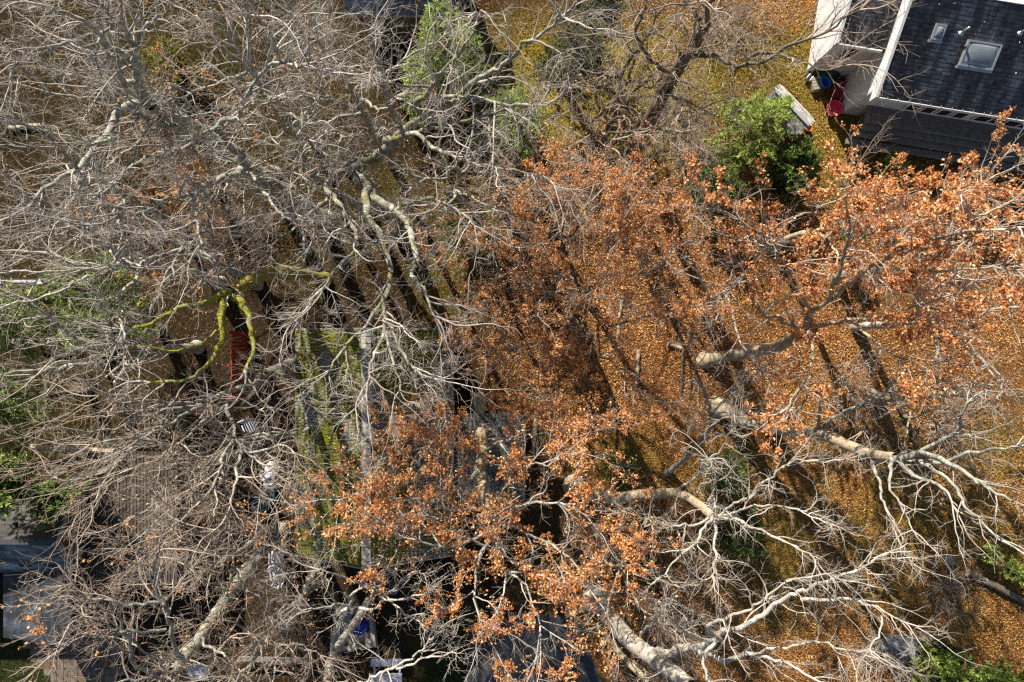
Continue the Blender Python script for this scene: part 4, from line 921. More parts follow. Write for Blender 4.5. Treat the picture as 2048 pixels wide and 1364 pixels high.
# ---- further bare trees that show only as tangles of twigs
FILL = [
    ("silvery twiggy tree crown in the top left corner", 110, 130, 12, 41, "bark_lichen", "twig_silver", 1.0, 3.2, None, 0),
    ("twiggy brown tree crown above a single pale horizontal log at the left", 110, 320, 9, 42, "bark_lichen", "twig_silver", 0.8, 3.0, None, 0),
    ("silvery twig crown at left above the dark leafy hollow", 70, 460, 11, 43, "bark_pale", "twig_silver", 0.8, 3.0, None, 0),
    ("bare twiggy crown left of centre above the mossy arching limb", 320, 470, 8, 44, "bark_lichen", "twig_silver", 0.8, 3.0, COPPER, .25),
    ("twiggy crown at the top between two pale limbs, a few red leaves", 415, 70, 10, 45, "bark_lichen", "twig_silver", 1.0, 2.8, ORANGE, .15),
    ("dense silvery twig crown hiding the blue-grey roof at the top", 650, 90, 10.5, 46, "bark_lichen", "twig_silver", 1.0, 3.0, ORANGE, .12),
    ("fine twig crown left of the mossy fork", 600, 300, 8, 48, "bark_lichen", "twig_silver", .9, 2.6, None, 0),
    ("reddish-brown twig thicket between the dark evergreen and the mossy tree", 1255, 200, 7, 49, "bark_dark", "twig_tan", .95, 2.6, COPPER, .3),
    ("thin twiggy tree at top centre right beside the dark evergreen", 1300, 60, 8, 50, "bark_dark", "twig_brown", .9, 2.4, None, 0),
    ("brown twig crown spreading over the grass above the copper crown", 1010, 380, 7, 51, "bark_dark", "twig_tan", .9, 2.6, COPPER, .3),
    ("tan twig crown over the left deck boards", 330, 970, 8, 53, "bark_lichen", "twig_tan", .8, 1.9, ORANGE, .15),
    ("tan twig crown streaming left over the pale beam", 190, 830, 9, 54, "bark_lichen", "twig_tan", .75, 2.1, None, 0),
    ("dense tan twig crown above the teal barrel", 440, 900, 9, 55, "bark_lichen", "twig_silver", .7, 2.0, None, 0),
    ("brown twig crown with yellow leaf tufts right of the grey gabled roof", 400, 1150, 7.5, 56, "bark_lichen", "twig_tan", .85, 1.9, ORANGE, .3),
    ("tangled twig crown at the bottom edge left of the white bench", 470, 1330, 8, 57, "bark_lichen", "twig_tan", .9, 2.4, ORANGE, .2),
    ("white twig crown at the right edge streaming outwards", 1960, 640, 9, 58, "bark_pale", "twig_white", .8, 2.8, ORANGE, .5),
    ("fine pale twig crown between the copper crown and the leaning oak", 1480, 560, 6.5, 59, "bark_pale", "twig_white", .8, 2.2, ORANGE, .3),
    ("brown twiggy sapling crown near the bottom trunk", 1260, 1140, 5.5, 61, "bark_tan", "twig_tan", .9, 2.4, COPPER, .4),
    ("grey-brown twig crown in the middle above the mossy roof", 880, 330, 8, 65, "bark_lichen", "twig_tan", .85, 2.4, None, 0),
    ("silver twig crown over the dark hollow left of the copper crown", 560, 170, 7, 66, "bark_lichen", "twig_silver", .9, 2.6, None, 0),
    ("brown undergrowth tree with orange leaves under the hooked limb", 340, 370, 5, 67, "bark_dark", "twig_tan", .95, 2.8, COPPER, 1.8),
    ("slender brown-twigged tree at the right with sparse gold leaves", 1880, 820, 5.5, 69, "bark_tan", "twig_tan", .7, 2.6, GOLD, .5),
]
for (lab, cx, cy, z, sd, bk, tw, dn, sp, lf, ln) in FILL:
    b, t, l = auto(cx, cy, z, sd, 6, sp, .10+.006*z)
    tree("twiggy_tree", lab, "tree", b, t, l, bk=bk, tw=tw, seed=sd, group="twiggy trees of the woodland", dens=dn*.82, leaf=lf, leafn=ln*4, leafl=(.05, .09), leafy=.45, size=.88)

# ------------------------------------------------------------------ evergreens and shrubs
def evergreen(name, label, cat, cx, cy, z, rad, hgt, cols, seed, n=9000, leafl=(.07, .14), wr=.3, broad=False, shape="cone", group=None, stems=1, zb=.2):
    """an evergreen whose top shows at the pixel (cx, cy): trunk, drooping boughs, sprays of needles or leaves"""
    r = np.random.default_rng(seed); top = U(cx, cy, z*(.35+.5*zb)); b0 = np.array((top[0], top[1], 0.0))
    t_ = empty(name, tuple(b0), label=label, cat=cat, group=group)
    tp = np.stack([np.zeros(8), np.zeros(8), np.linspace(0, z*.97, 8)], 1); tp[1:, :2] += np.cumsum(r.normal(0, .04, (7, 2)), axis=0)
    V, Q = tubes(tp[None], (np.linspace(.05+.018*z, .015, 8))[None], 8)
    link_mesh("trunk", mesh_quads("trunk", V, Q, True), M["bark_dark"], t_)
    nb = int(26+z*9)
    fz = r.random(nb)**1.15; hz = (zb+(.98-zb)*fz)*z if shape == "cone" else (zb+(.8-zb)*fz)*z
    a = r.uniform(0, 2*np.pi, nb)
    if shape == "cone": L = rad*(1-fz**1.5)*r.uniform(.65, 1.15, nb)+.12; D = np.stack([np.cos(a), np.sin(a), r.uniform(-.25, .35, nb)], 1)
    else: L = rad*r.uniform(.6, 1.1, nb); D = np.stack([np.cos(a), np.sin(a), r.uniform(.1, 1.3, nb)], 1); L *= np.where(D[:, 2] > .6, .8, 1)
    D /= np.linalg.norm(D, axis=1, keepdims=True)
    st = np.stack([np.interp(hz, tp[:, 2], tp[:, 0]), np.interp(hz, tp[:, 2], tp[:, 1]), hz], 1)
    B, BR = grow(st, D, L, np.full(nb, .022), np.full(nb, .006), 6, .12, -.02 if shape == "cone" else .03, r)
    V1, Q1 = tubes(B, BR, 4)
    c = np.maximum(3, (L/.09).astype(int)); p0, d0, pr, t, _ = spawn(B, BR, c, .15, .4, 1.0, r, .5)
    Ls = r.uniform(.18, .5, len(p0))*(1.2-.7*t)*min(1.3, rad); S, SR = grow(p0, d0, Ls, np.full(len(p0), .006), np.full(len(p0), .003), 3, .2, -.02, r)
    V2, Q2 = tubes(S, SR, 3)
    crown = link_mesh("crown", mesh_quads("crown", np.vstack([V1, V2]), np.vstack([Q1, Q2+len(V1)])), M["twig_brown"], t_)
    k = max(1, int(n/len(S))); idx = np.repeat(np.arange(len(S)), k); m = len(idx)
    f = (.1+.9*r.random(m))*3; i = np.clip(f.astype(int), 0, 2); q = (f-i)[:, None]
    p = S[idx, i]*(1-q)+S[idx, i+1]*q; T = S[idx, i+1]-S[idx, i]; T /= np.linalg.norm(T, axis=1, keepdims=True)+1e-9
    A = T*.8+.65*r.standard_normal((m, 3)); A[:, 2] += .05
    Nn = r.standard_normal((m, 3))*.6; Nn[:, 2] += .8
    Ln = r.uniform(*leafl, m)
    clump = r.normal(0, .22, len(S))[idx][:, None]
    col = np.clip(palette(cols, m, r)*(1+clump), .004, .6)
    me = leaf_mesh("foliage", p, A, Nn, Ln, Ln*(r.uniform(.4, .55, m) if broad else r.uniform(.22, .34, m)), col, .2)
    link_mesh("foliage", me, M["needle"], crown, kind="stuff")
    return t_

evergreen("pine_tree", "pale green pine in the top middle below the blue-grey roof", "pine", 895, 118, 8.6, 1.15, 5.2, [(.30, .40, .09), (.24, .33, .07)]+LIME, 71, 17000, (.08, .16), zb=.52)
evergreen("pine_tree", "small yellow-green pine left of the grass clearing at the top", "pine", 848, 190, 5.5, .8, 3, LIME, 72, 8000, (.09, .16))
evergreen("pine_tree", "yellow-green young pine in the grassy clearing under thin dark branches", "pine", 1035, 240, 3.2, 1.5, 2, LIME, 73, 10000, (.08, .15))
evergreen("holly_tree", "dark olive evergreen with small leaves in the upper middle", "evergreen", 1150, 130, 6.0, 1.4, 5, DARKGREEN+[(.09, .10, .02), (.12, .12, .025)], 74, 17000, (.06, .10), broad=True)
evergreen("holly_tree", "narrow dark evergreen at the top right of the pale green pine", "evergreen", 1195, 40, 5.5, 1.0, 5, DARKGREEN, 75, 10000, (.06, .10), broad=True)
evergreen("arborvitae_tree", "bright green feathery evergreen beside the little shingled shed", "evergreen", 1500, 268, 3.6, 2.0, 4, [(.34, .40, .09), (.26, .33, .06)]+LIME, 76, 22000, (.08, .15))
evergreen("rhododendron_bush", "dark glossy green bush right below the feathery evergreen by the shed", "shrub", 1562, 345, 2.4, 1.5, 2.4, GREEN+GREEN+DARKGREEN, 77, 16000, (.08, .14), broad=True, shape="dome")
evergreen("rhododendron_bush", "dark green bush left under the orange oak leaves near the shed evergreen", "shrub", 1425, 385, 2.2, 1.3, 1.7, GREEN+DARKGREEN, 78, 8000, (.07, .12), broad=True, shape="dome")
evergreen("green_shrub", "low green shrub below the timber terrace of the house", "shrub", 1775, 335, 1.2, .7, 1.2, LIME, 79, 5000, (.06, .11), broad=True, shape="dome")
evergreen("green_shrub", "green shrub glimpsed through the orange oak crown", "shrub", 1700, 470, 2.2, .9, 2, GREEN, 80, 6000, (.06, .12), shape="dome")
evergreen("hemlock_tree", "green feathery hemlock right of the white lattice fence", "evergreen", 185, 590, 6.0, 1.5, 5, GREEN+LIME[:1], 81, 11000, (.08, .15), zb=.45)
evergreen("hemlock_tree", "yellow-green hemlock in front of the white lattice fence", "evergreen", 215, 652, 6.0, 1.4, 4, LIME+GREEN, 82, 10000, (.08, .15), zb=.5)
evergreen("hemlock_tree", "light green hemlock at the left edge below the lattice fence", "evergreen", 45, 645, 6.0, 1.3, 4, LIME+GREEN, 83, 10000, (.08, .15), zb=.55)
evergreen("hemlock_tree", "green hemlock at the left edge under the crossing limbs", "evergreen", 35, 800, 6.4, 1.4, 4, GREEN+LIME[:1], 84, 11000, (.08, .15), zb=.55)
evergreen("cedar_tree", "bright green dense evergreen above the grey gabled roof at the left edge", "evergreen", 28, 945, 6.8, 1.45, 6, LIME+GREEN, 85, 19000, (.07, .12), broad=True, shape="dome", zb=.62)
evergreen("cedar_tree", "small green evergreen beside the gable end of the grey roof", "evergreen", 132, 985, 6.0, .85, 5, GREEN+LIME[:1], 86, 12000, (.07, .12), broad=True, shape="dome", zb=.62)
evergreen("green_shrub", "thin green shrub growing at the edge of the left deck", "shrub", 235, 930, 2.0, 1.0, 2, GREEN, 87, 5000, (.06, .11), broad=True, shape="dome")
evergreen("pine_tree", "green shrubby pine under the star-shaped white branches, upper one", "pine", 1455, 945, 3.0, 1.0, 2, GREEN+LIME[:1], 88, 9000, (.07, .13))
evergreen("pine_tree", "dark green shrubby pine under the star-shaped white branches, lower one", "pine", 1475, 1070, 3.0, 1.05, 2, DARKGREEN+GREEN, 89, 9000, (.07, .13))
evergreen("pine_tree", "faint green young pine left of the star-shaped white branches", "pine", 1245, 935, 1.6, .7, 1.6, GREEN, 90, 4000, (.07, .12))
evergreen("arborvitae_tree", "bright green bushy evergreen beside the grey tarp at the bottom right", "evergreen", 1862, 1345, 2.6, 1.2, 3.4, LIME, 91, 16000, (.08, .14), broad=True, shape="dome")
evergreen("arborvitae_tree", "bright green bushy evergreen at the bottom right edge", "evergreen", 1995, 1360, 2.4, 1.25, 2.8, LIME+LIME+GREEN[:1], 92, 14000, (.08, .14), broad=True, shape="dome")
evergreen("green_shrub", "small darker green bush just right of the tarp's pale stump", "shrub", 1888, 1302, 1.8, .5, 2, GREEN, 93, 4500, (.07, .12), broad=True, shape="dome")
evergreen("green_shrub", "yellow-green bush beside the fallen trunk, the larger one", "shrub", 2020, 1140, 1.1, .55, 1.1, LIME, 94, 3500, (.06, .11), broad=True, shape="dome")
evergreen("green_shrub", "yellow-green bush above the fallen trunk, the smaller one", "shrub", 1970, 1108, 1.0, .45, 1, LIME, 95, 2500, (.06, .11), broad=True, shape="dome")
evergreen("green_shrub", "dark green shrub below the right eave of the mossy roof", "shrub", 875, 1150, 1.5, .8, 1.5, DARKGREEN, 96, 5000, (.06, .10), broad=True, shape="dome")
evergreen("green_shrub", "yellowing shrub with olive leaves in the upper left clearing", "shrub", 345, 130, 1.8, 1.1, 1.8, [(.20, .19, .03), (.28, .24, .05), (.13, .13, .02)], 97, 6000, (.06, .11), broad=True, shape="dome")
evergreen("green_shrub", "low olive shrub amid the roots of the great mossy-forked tree", "shrub", 920, 470, 1.6, 1.0, 1.6, [(.10, .11, .02), (.15, .14, .025), (.06, .07, .014)], 98, 6000, (.06, .11), broad=True, shape="dome")

# ------------------------------------------------------------------ things in the yards
def thing_mesh(mb, name, mat, px, py, z, label, cat, smooth=False, rz=0.0, group=None):
    o = mb.build(name, mat, None, smooth, label=label, cat=cat, group=group); o.location = tuple(U(px, py, z)); o.rotation_euler = (0, 0, rz); return o

# ---- the little shingled shed by the evergreen
mid = U(1590, 211, 1.75); an = math.atan2(-.72, .69)
sh = empty("little_shed", (mid[0], mid[1], 0), an, label="little shed with pale grey shingled gable roof beside the bright evergreen", cat="shed")
SLn, SW, SZ, SE = .9, .6, 1.5, .95
M["shed_wall"] = plain("shed_wall", (.25, .10, .05), .85, .25, 6)
MB().box(-SLn+.08, SLn-.08, -SW+.08, SW-.08, 0, SE-.03).build("wall", M["shed_wall"], sh)
k = MB()
for x in (-SLn+.08, SLn-.12):
    p = [(x, -SW+.08, SE-.03), (x, SW-.08, SE-.03), (x, 0, SZ-.1)]; q = [(x+.04, b, c) for (a, b, c) in p]; k.poly(p).poly(list(reversed(q)))
k.build("gable_wall", M["shed_wall"], sh)
rf = MB(); slab(rf, -SLn, SLn, -SW, 0, SE, (SZ-SE)/SW, .05); slab(rf, -SLn, SLn, 0, SW, SZ, -(SZ-SE)/SW, .05); sroof = rf.build("roof", M["roof_felt"], sh)
sl_ = math.hypot(SW, SZ-SE); sa = math.atan2(SZ-SE, SW)
smat = [plain("shed_shingle_a", (.40, .38, .33), .9, .2, 14), plain("shed_shingle_b", (.33, .31, .28), .9, .2, 14), plain("shed_shingle_c", (.24, .23, .20), .9, .25, 14)]
sm = []
for mm in smat:
    for wdt in (.19, .2, .215):
        me = MB().box(0, wdt-.018, 0, .125, .004, .02).mesh("shingle"); me.materials.append(mm); sm.append(me)
for sgn in (-1, 1):
    for j in range(6):
        x = -SLn-(.1 if j % 2 else 0)
        while x < SLn-.05:
            o = bpy.data.objects.new("shingle", sm[int(rs.integers(9))]); COL.objects.link(o); o.parent = sroof
            Mx = (Matrix.Translation((0, -sgn*0, 0)) @ Matrix.Translation((x, sgn*SW, SE)) @ Matrix.Rotation(sgn*-1*sa, 4, 'X') if sgn < 0 else Matrix.Translation((x, SW, SE)) @ Matrix.Rotation(math.pi, 4, 'Z') @ Matrix.Rotation(sa, 4, 'X') @ Matrix.Translation((-.2, 0, 0)))
            if sgn < 0: Mx = Matrix.Translation((x, -SW, SE)) @ Matrix.Rotation(sa, 4, 'X')
            o.matrix_basis = Mx @ Matrix.Translation((0, j*.128+.004*rs.standard_normal(), .004+.003*rs.random())) @ Matrix.Rotation(.015*rs.standard_normal()-.05, 4, 'X')
            x += .2
MB().box(-SLn-.01, SLn+.01, -.055, .055, SZ+.012, SZ+.035).build("ridge_cap", M["metal"], sroof)
# ---- toys and tubs by the house
def tub(px, py, z, r, h, mat, label, name="plastic_tub", cat="tub", sx=1.0, sy=1.0, rz=0, group=None):
    return thing_mesh(MB().lathe([(.001, .03), (r*.55, .03), (r*.72, .06), (r*.92, h*.8), (r*.98, h), (r*1.04, h+.012), (r*1.04, h-.02), (r*.98, h-.03), (r*.78, .02), (r*.6, 0), (.001, 0)], 28, (0, 0, 0), sx, sy), name, mat, px, py, z, label, cat, True, rz, group)
M["red_plastic"] = plain("red_plastic", (.55, .03, .07), .35, .08, 3, spec=.5, bump=.02)
M["dark_red_plastic"] = plain("dark_red_plastic", (.30, .02, .035), .45, .1, 3, spec=.45, bump=.02)
M["blue_plastic"] = plain("blue_plastic", (.02, .12, .45), .35, .1, 3, spec=.5, bump=.02)
M["teal_plastic"] = plain("teal_plastic", (.02, .17, .26), .4, .1, 3, spec=.5, bump=.02)
M["pale_tarp"] = plain("pale_tarp", (.50, .52, .60), .6, .15, 5)
M["blue_tarp"] = plain("blue_tarp", (.03, .035, .30), .5, .3, 6)
M["slate_tarp"] = plain("slate_tarp", (.14, .16, .19), .5, .2, 5)
M["red_paint"] = plain("red_paint", (.30, .045, .02), .7, .3, 5)
M["white_paint"] = plain("white_paint", (.46, .46, .50), .6, .1, 6)
M["black_rubber"] = plain("black_rubber", (.02, .02, .02), .8, .2, 8)
M["stone"] = plain("stone", (.36, .31, .25), .9, .25, 6)
M["cut_wood"] = plain("cut_wood", (.55, .40, .24), .85, .2, 8)
tub(1663, 221, .05, .31, .30, M["red_plastic"], "round glossy crimson tub standing on the grass near the house")
tub(1681, 184, .03, .40, .20, M["dark_red_plastic"], "wide dark red saucer sled in the shade of the house wall", "saucer_sled", "sled", 1.0, .8, .5)
bin_ = tub(1642, 172, .1, .2, .42, M["blue_plastic"], "bright blue oval bucket beside the tan crate near the house", "bucket", "bucket", .8, 1.1, .6)
cr_ = empty("crate", tuple(U(1629, 171, 0)), .2, label="small tan crate left of the blue bucket", cat="crate")
for i in range(4): MB().box(-.2, .2, -.24+i*.125, -.13+i*.125, .26, .28).build("slat", M["grey_timber"], cr_)
for (a, b, c, d) in ((-.2, .2, -.25, -.235), (-.2, .2, .235, .25), (-.2, -.185, -.234, .234), (.185, .2, -.234, .234)): MB().box(a, b, c, d, 0, .255).build("side_panel", M["grey_timber"], cr_)
thing_mesh(MB().bar((-.13, 0, .06), (.13, .02, .06), .055, 10), "cut_log", M["cut_wood"], 1630, 183, 0, "short pale cut log lying below the tan crate", "log", rz=.15)
cu = empty("striped_cushion", tuple(U(1619, 158, .1)), -.7, label="black and white striped cushion by the pile of green netting", cat="cushion")
for i in range(6): MB().lathe([(.001, .03), (.035, .05), (.04, .1), (.03, .15), (.001, .16)], 10, (-.2+i*.08, 0, 0), 1, 3.6).build("stripe", M["white_trim"] if i % 2 else M["black_rubber"], cu, True)
def heap(name, mat, px, py, rx, ry, h, seed, label, cat, rz=0, n=22, rough=.12):
    r = np.random.default_rng(seed); X, Y = np.meshgrid(np.linspace(-1, 1, n), np.linspace(-1, 1, n), indexing='ij')
    rr = np.sqrt(X**2+Y**2); ang = np.arctan2(Y, X); edge = 1+.12*np.sin(3*ang+r.uniform(0, 6))+.08*np.sin(5*ang+r.uniform(0, 6))
    Z = h*np.clip(1-(rr/edge)**2.2, -.08, 1)**1 if False else h*np.maximum(1-(rr/edge)**2.4, -.06)
    Z = Z+np.where(Z > 0, h*rough*(vnoise(X*3+seed, Y*3, 1.7)*2-1)+h*rough*.8*(vnoise(X*7+seed, Y*7, 1.3)*2-1), 0)
    V = np.stack([X*rx, Y*ry, Z], -1).reshape(-1, 3); I = np.arange(n*n).reshape(n, n)
    keep = (rr < edge*1.05); Q = np.stack([I[:-1, :-1], I[1:, :-1], I[1:, 1:], I[:-1, 1:]], -1).reshape(-1, 4); Q = Q[keep.ravel()[Q].all(1)]
    o = link_mesh(name, mesh_quads(name, V, Q, True), mat, None, label=label, cat=cat); o.location = tuple(U(px, py, .01)); o.rotation_euler = (0, 0, rz); return o
M["green_net"] = plain("green_net", (.02, .07, .045), .7, .5, 14, bump=.8)
heap("netting_heap", M["green_net"], 1652, 150, .55, .4, .35, 3, "heap of dark green netting beside the house wall", "netting", rough=.3)
tub(1613, 259, 0, .14, .25, plain("terracotta", (.55, .12, .02), .8, .2, 6), "orange flower pot at the corner of the little shed", "flower_pot", "pot")
wp = MB().bar((0, 0, 0), (-.2, -1.75, 0), .025, 8); thing_mesh(wp, "white_pipe", M["white_paint"], 1757, 214, .25, "thin white pipe running out from the corner of the house terrace", "pipe")
scn = empty("slat_screen", tuple(U(1748, 232, 0)), -.16, label="narrow weathered slat screen at the end of the house terrace", cat="screen")
for i in range(7): MB().box(-.02, .02, -.35+i*.1, -.28+i*.1, .2, 1.0).build("slat", M["grey_timber"], scn)
for z in (.35, .85): MB().box(.021, .05, -.38, .35, z-.03, z+.03).build("rail", M["grey_timber"], scn)
thing_mesh(MB().lathe([(.001, 0), (.07, .01), (.1, .06), (.09, .13), (.05, .17), (.001, .18)], 14), "white_ball", M["white_paint"], 1861, 296, .02, "small white ball lying in the dark below the terrace steps", "ball", True)

# ---- red plank fence at the left
a = U(466, 668, 0); b = U(488, 800, 0)
f0 = U(462, 662, 1.6); f1 = U(470, 800, 1.6)
rfn = empty("red_fence", (f0[0], (f0[1]+f1[1])/2, 0), label="barn-red plank fence running down the picture left of the mossy roof", cat="fence")
ln = abs(f1[1]-f0[1]); nb_ = int(ln/.15)
for i in range(nb_): MB().box(-.012+.006*rs.standard_normal(), .02, -ln/2+i*.15+.006, -ln/2+i*.15+.144, .04, 1.58+.03*rs.standard_normal()).build("plank", M["red_paint"], rfn)
for z in (.4, 1.3): MB().box(-.06, -.02, -ln/2, ln/2, z-.045, z+.045).build("rail", M["red_paint"], rfn)
for y in (-ln/2+.05, 0, ln/2-.05): MB().box(-.14, -.062, y-.04, y+.04, 0, 1.6).build("post", M["red_paint"], rfn)

# ---- white lattice fence at the left edge
lf0 = U(146, 640, 1.4)
lfn = empty("lattice_fence", (lf0[0], lf0[1], 0), label="white lattice fence panel with square posts among the hemlocks", cat="fence")
for i in range(18): MB().box(-.016, .016, -.9+i*.1, -.865+i*.1, .25, 1.5).build("slat", M["white_paint"], lfn)
for j in range(12): MB().box(.017, .04, -.95, .95, .28+j*.105, .315+j*.105).build("slat", M["white_paint"], lfn)
for z in (.2, 1.55): MB().box(-.035, .05, -.95, .95, z-.045, z+.045).build("rail", M["white_paint"], lfn)
for y in (-1.02, 1.02):
    p_ = MB().box(-.06, .06, y-.06, y+.06, 0, 1.7).build("post", M["white_paint"], lfn); MB().box(-.085, .085, y-.085, y+.085, 1.702, 1.75).build("post_cap", M["white_paint"], p_)
rl = empty("rail_fence", tuple(U(70, 566, 0)), label="white rail fence with capped post at the left edge above the hemlocks", cat="fence")
for z in (.5, 1.1): MB().box(-2.2, 1.2, -.02, .02, z-.06, z+.06).build("rail", M["white_paint"], rl)
for x in (-2.1, -.5, 1.1):
    p_ = MB().box(x-.06, x+.06, -.085, -.021, 0, 1.25).build("post", M["white_paint"], rl); MB().box(x-.11, x+.11, -.14, .05, 1.252, 1.31).build("post_cap", M["white_paint"], p_)
rl2 = empty("rail_fence", tuple(U(112, 678, 0)), label="short white rail fence at the lower end of the lattice panel", cat="fence")
for z in (.5, 1.1): MB().box(-.8, .75, -.02, .02, z-.06, z+.06).build("rail", M["white_paint"], rl2)
for x in (-.7, .65):
    p_ = MB().box(x-.06, x+.06, -.085, -.021, 0, 1.25).build("post", M["white_paint"], rl2); MB().box(x-.11, x+.11, -.14, .05, 1.252, 1.31).build("post_cap", M["white_paint"], p_)

# ---- odds and ends beside the garage
tub(533, 1002, 0, .33, .55, M["teal_plastic"], "teal plastic barrel left of the garage, the larger of the two", "barrel", "barrel")
tub(545, 984, 0, .24, .5, M["teal_plastic"], "smaller teal tub tucked behind the teal barrel", "barrel", "barrel")
heap("tarpaulin", M["pale_tarp"], 543, 950, .42, .55, .4, 5, "crumpled pale grey tarpaulin above the teal barrel", "tarpaulin", rough=.35)
def chair(px, py, rz, label, mat):
    c = empty("garden_chair", tuple(U(px, py, 0)), rz, label=label, cat="chair", group="white garden chairs beside the garage")
    MB().box(-.24, .24, -.23, .23, .40, .435).build("seat", mat, c)
    Mx = Matrix.Translation((0, .24, .44)) @ Matrix.Rotation(-.22, 4, 'X')
    for i in range(5): MB().box(-.23+i*.1, -.16+i*.1, 0, .03, .02, .5, Mx).build("back_slat", mat, c)
    MB().box(-.24, .26, -.001, .031, .502, .56, Mx).build("back_rail", mat, c)
    for x in (-.21, .21):
        for y in (-.2, .2): MB().box(x-.02, x+.02, y-.02, y+.02, 0, .398).build("leg", mat, c)
        MB().box(x*1.2-.025, x*1.2+.025, -.24, .22, .62, .65).build("armrest", mat, c)
    return c
chair(512, 852, .4, "white garden chair in the gap left of the garage, upper one", M["white_paint"])
chair(562, 1108, 3.1, "white garden chair below the left corner of the garage, near one", M["white_paint"])
chair(565, 1140, 3.3, "white garden chair below the left corner of the garage, far one", M["white_paint"])

# ---- the yard at the bottom
sb = empty("sandbox", tuple(U(712, 1252, 0)), .12, label="tan plank sandbox frame with a blue tarp inside", cat="sandbox")
for (x0, x1, y0, y1, z0) in ((-.78, -.62, -.8, .8, 0), (.62, .78, -.8, .8, 0), (-.615, .615, -.8, -.64, 0), (-.615, .615, .64, .8, 0)):
    MB().box(x0, x1, y0, y1, 0, .34).build("side_board", M["grey_timber"], sb)
MB().box(-.61, .61, -.63, .63, 0, .06).build("sand", M["stone"], sb)
heap("tarpaulin", M["blue_tarp"], 722, 1244, .42, .5, .3, 8, "deep blue crumpled tarp lying in the plank sandbox", "tarpaulin", rough=.4).location.z = .07
thing_mesh(MB().lathe([(.001, 0), (.06, .015), (.085, .07), (.075, .12), (.04, .15), (.001, .16)], 14), "white_ball", M["white_paint"], 702, 1240, .07, "small white ball beside the blue tarp in the sandbox", "ball", True)
thing_mesh(MB().box(-.14, .14, -.16, .16, .03, .40).box(-.16, .16, -.18, .18, .402, .45).box(-.12, -.08, -.14, .14, 0, .03).box(.08, .12, -.14, .14, 0, .03), "storage_box", M["pale_tarp"], 692, 1214, 0, "pale blue lidded box at the corner of the sandbox", "box")
pt = empty("picnic_bench", tuple(U(778, 1345, 0)), 0, label="pale lavender-white picnic table with bench at the bottom edge", cat="table")
for i in range(4): MB().box(-.64, .64, -.62+i*.235, -.62+i*.235+.232, .70, .745).build("tabletop_plank", M["white_paint"], pt)
for i in range(2): MB().box(-.64, .64, .46+i*.145, .46+i*.145+.142, .42, .46).build("bench_plank", M["white_paint"], pt)
for x in (-.5, .5):
    MB().bar((x, -.5, 0), (x, -.2, .7), .04, 6).build("leg", M["white_paint"], pt); MB().bar((x, .1, .7), (x, .45, 0), .04, 6).build("leg", M["white_paint"], pt)
    MB().box(x-.03, x+.03, -.3, .74, .36, .418).build("cross_bar", M["white_paint"], pt)
can = tub(981, 1357, 0, .24, .75, plain("navy_plastic", (.035, .045, .12), .45, .1, 4), "round dark blue rubbish bin at the bottom edge by the driveway", "rubbish_bin", "bin")
heap("kettle_cover", M["slate_tarp"], 790, 1172, .3, .3, .5, 11, "grey covered garden item below the garage eave", "cover", rough=.2)
tub(400, 1340, .3, .45, .12, plain("pale_blue", (.20, .28, .36), .5, .1, 4), "pale blue oval paddling pool under bare branches at the bottom left", "paddling_pool", "pool", 1.0, .6)
lr_ = empty("plank_rail", tuple(U(555, 1308, 0)), -.03, label="long dark plank rail near the bottom left, on two short posts", cat="rail")
MB().box(-1.4, 1.4, -.07, .07, .5, .55).build("plank", M["old_deck"], lr_); MB().box(-1.4, 1.4, -.03, .03, .3, .36).build("plank", M["old_deck"], lr_)
for x in (-1.2, 1.2): MB().box(x-.05, x+.05, -.028, .068, 0, .498).build("post", M["old_deck"], lr_)
# a bicycle half in the frame on the driveway
bk_ = empty("bicycle", tuple(U(1052, 1372, 0)), 0, label="bicycle with silver handlebars cut off by the bottom edge on the driveway", cat="bicycle")
for y in (0.05, -1.0):
    wb = MB(); n_ = 24
    for i in range(n_):
        t0_, t1_ = 2*math.pi*i/n_, 2*math.pi*(i+1)/n_; wb.bar((0, y+.33*math.cos(t0_), .34+.33*math.sin(t0_)), (0, y+.33*math.cos(t1_), .34+.33*math.sin(t1_)), .02, 6)
    wl = wb.build("wheel", M["black_rubber"], bk_)
    rm = MB()
    for i in range(10): t_ = math.pi*i/10*2; rm.bar((0, y, .34), (0, y+.31*math.cos(t_), .34+.31*math.sin(t_)), .004, 4)
    rm.build("spokes", M["metal"], wl)
MB().bar((0, -.12, .85), (0, -.45, .32), .018).bar((0, -.16, .78), (0, -.72, .80), .016).bar((0, -.45, .32), (0, -.75, .86), .016).bar((0, -.45, .32), (0, -1.0, .34), .012).bar((0, -.75, .8), (0, -1.0, .34), .012).build("frame", M["blue_plastic"], bk_)
MB().bar((-.02, .05, .34), (-.02, -.12, .95), .015).bar((.02, .05, .34), (.02, -.12, .95), .015).build("fork", M["metal"], bk_)
MB().bar((-.29, -.2, 1.0), (-.1, -.13, 1.0), .014).bar((-.1, -.13, 1.0), (.1, -.13, 1.0), .014).bar((.1, -.13, 1.0), (.29, -.2, 1.0), .014).build("handlebar", M["white_paint"], bk_)
MB().bar((-.17, .06, .8), (.17, .06, .8), .02).build("basket_rim", M["white_paint"], bk_)
MB().lathe([(.001, 0), (.08, .01), (.1, .04), (.06, .07), (.001, .075)], 12, (0, -.8, .88), .8, 1.3).build("saddle", M["black_rubber"], bk_, True)
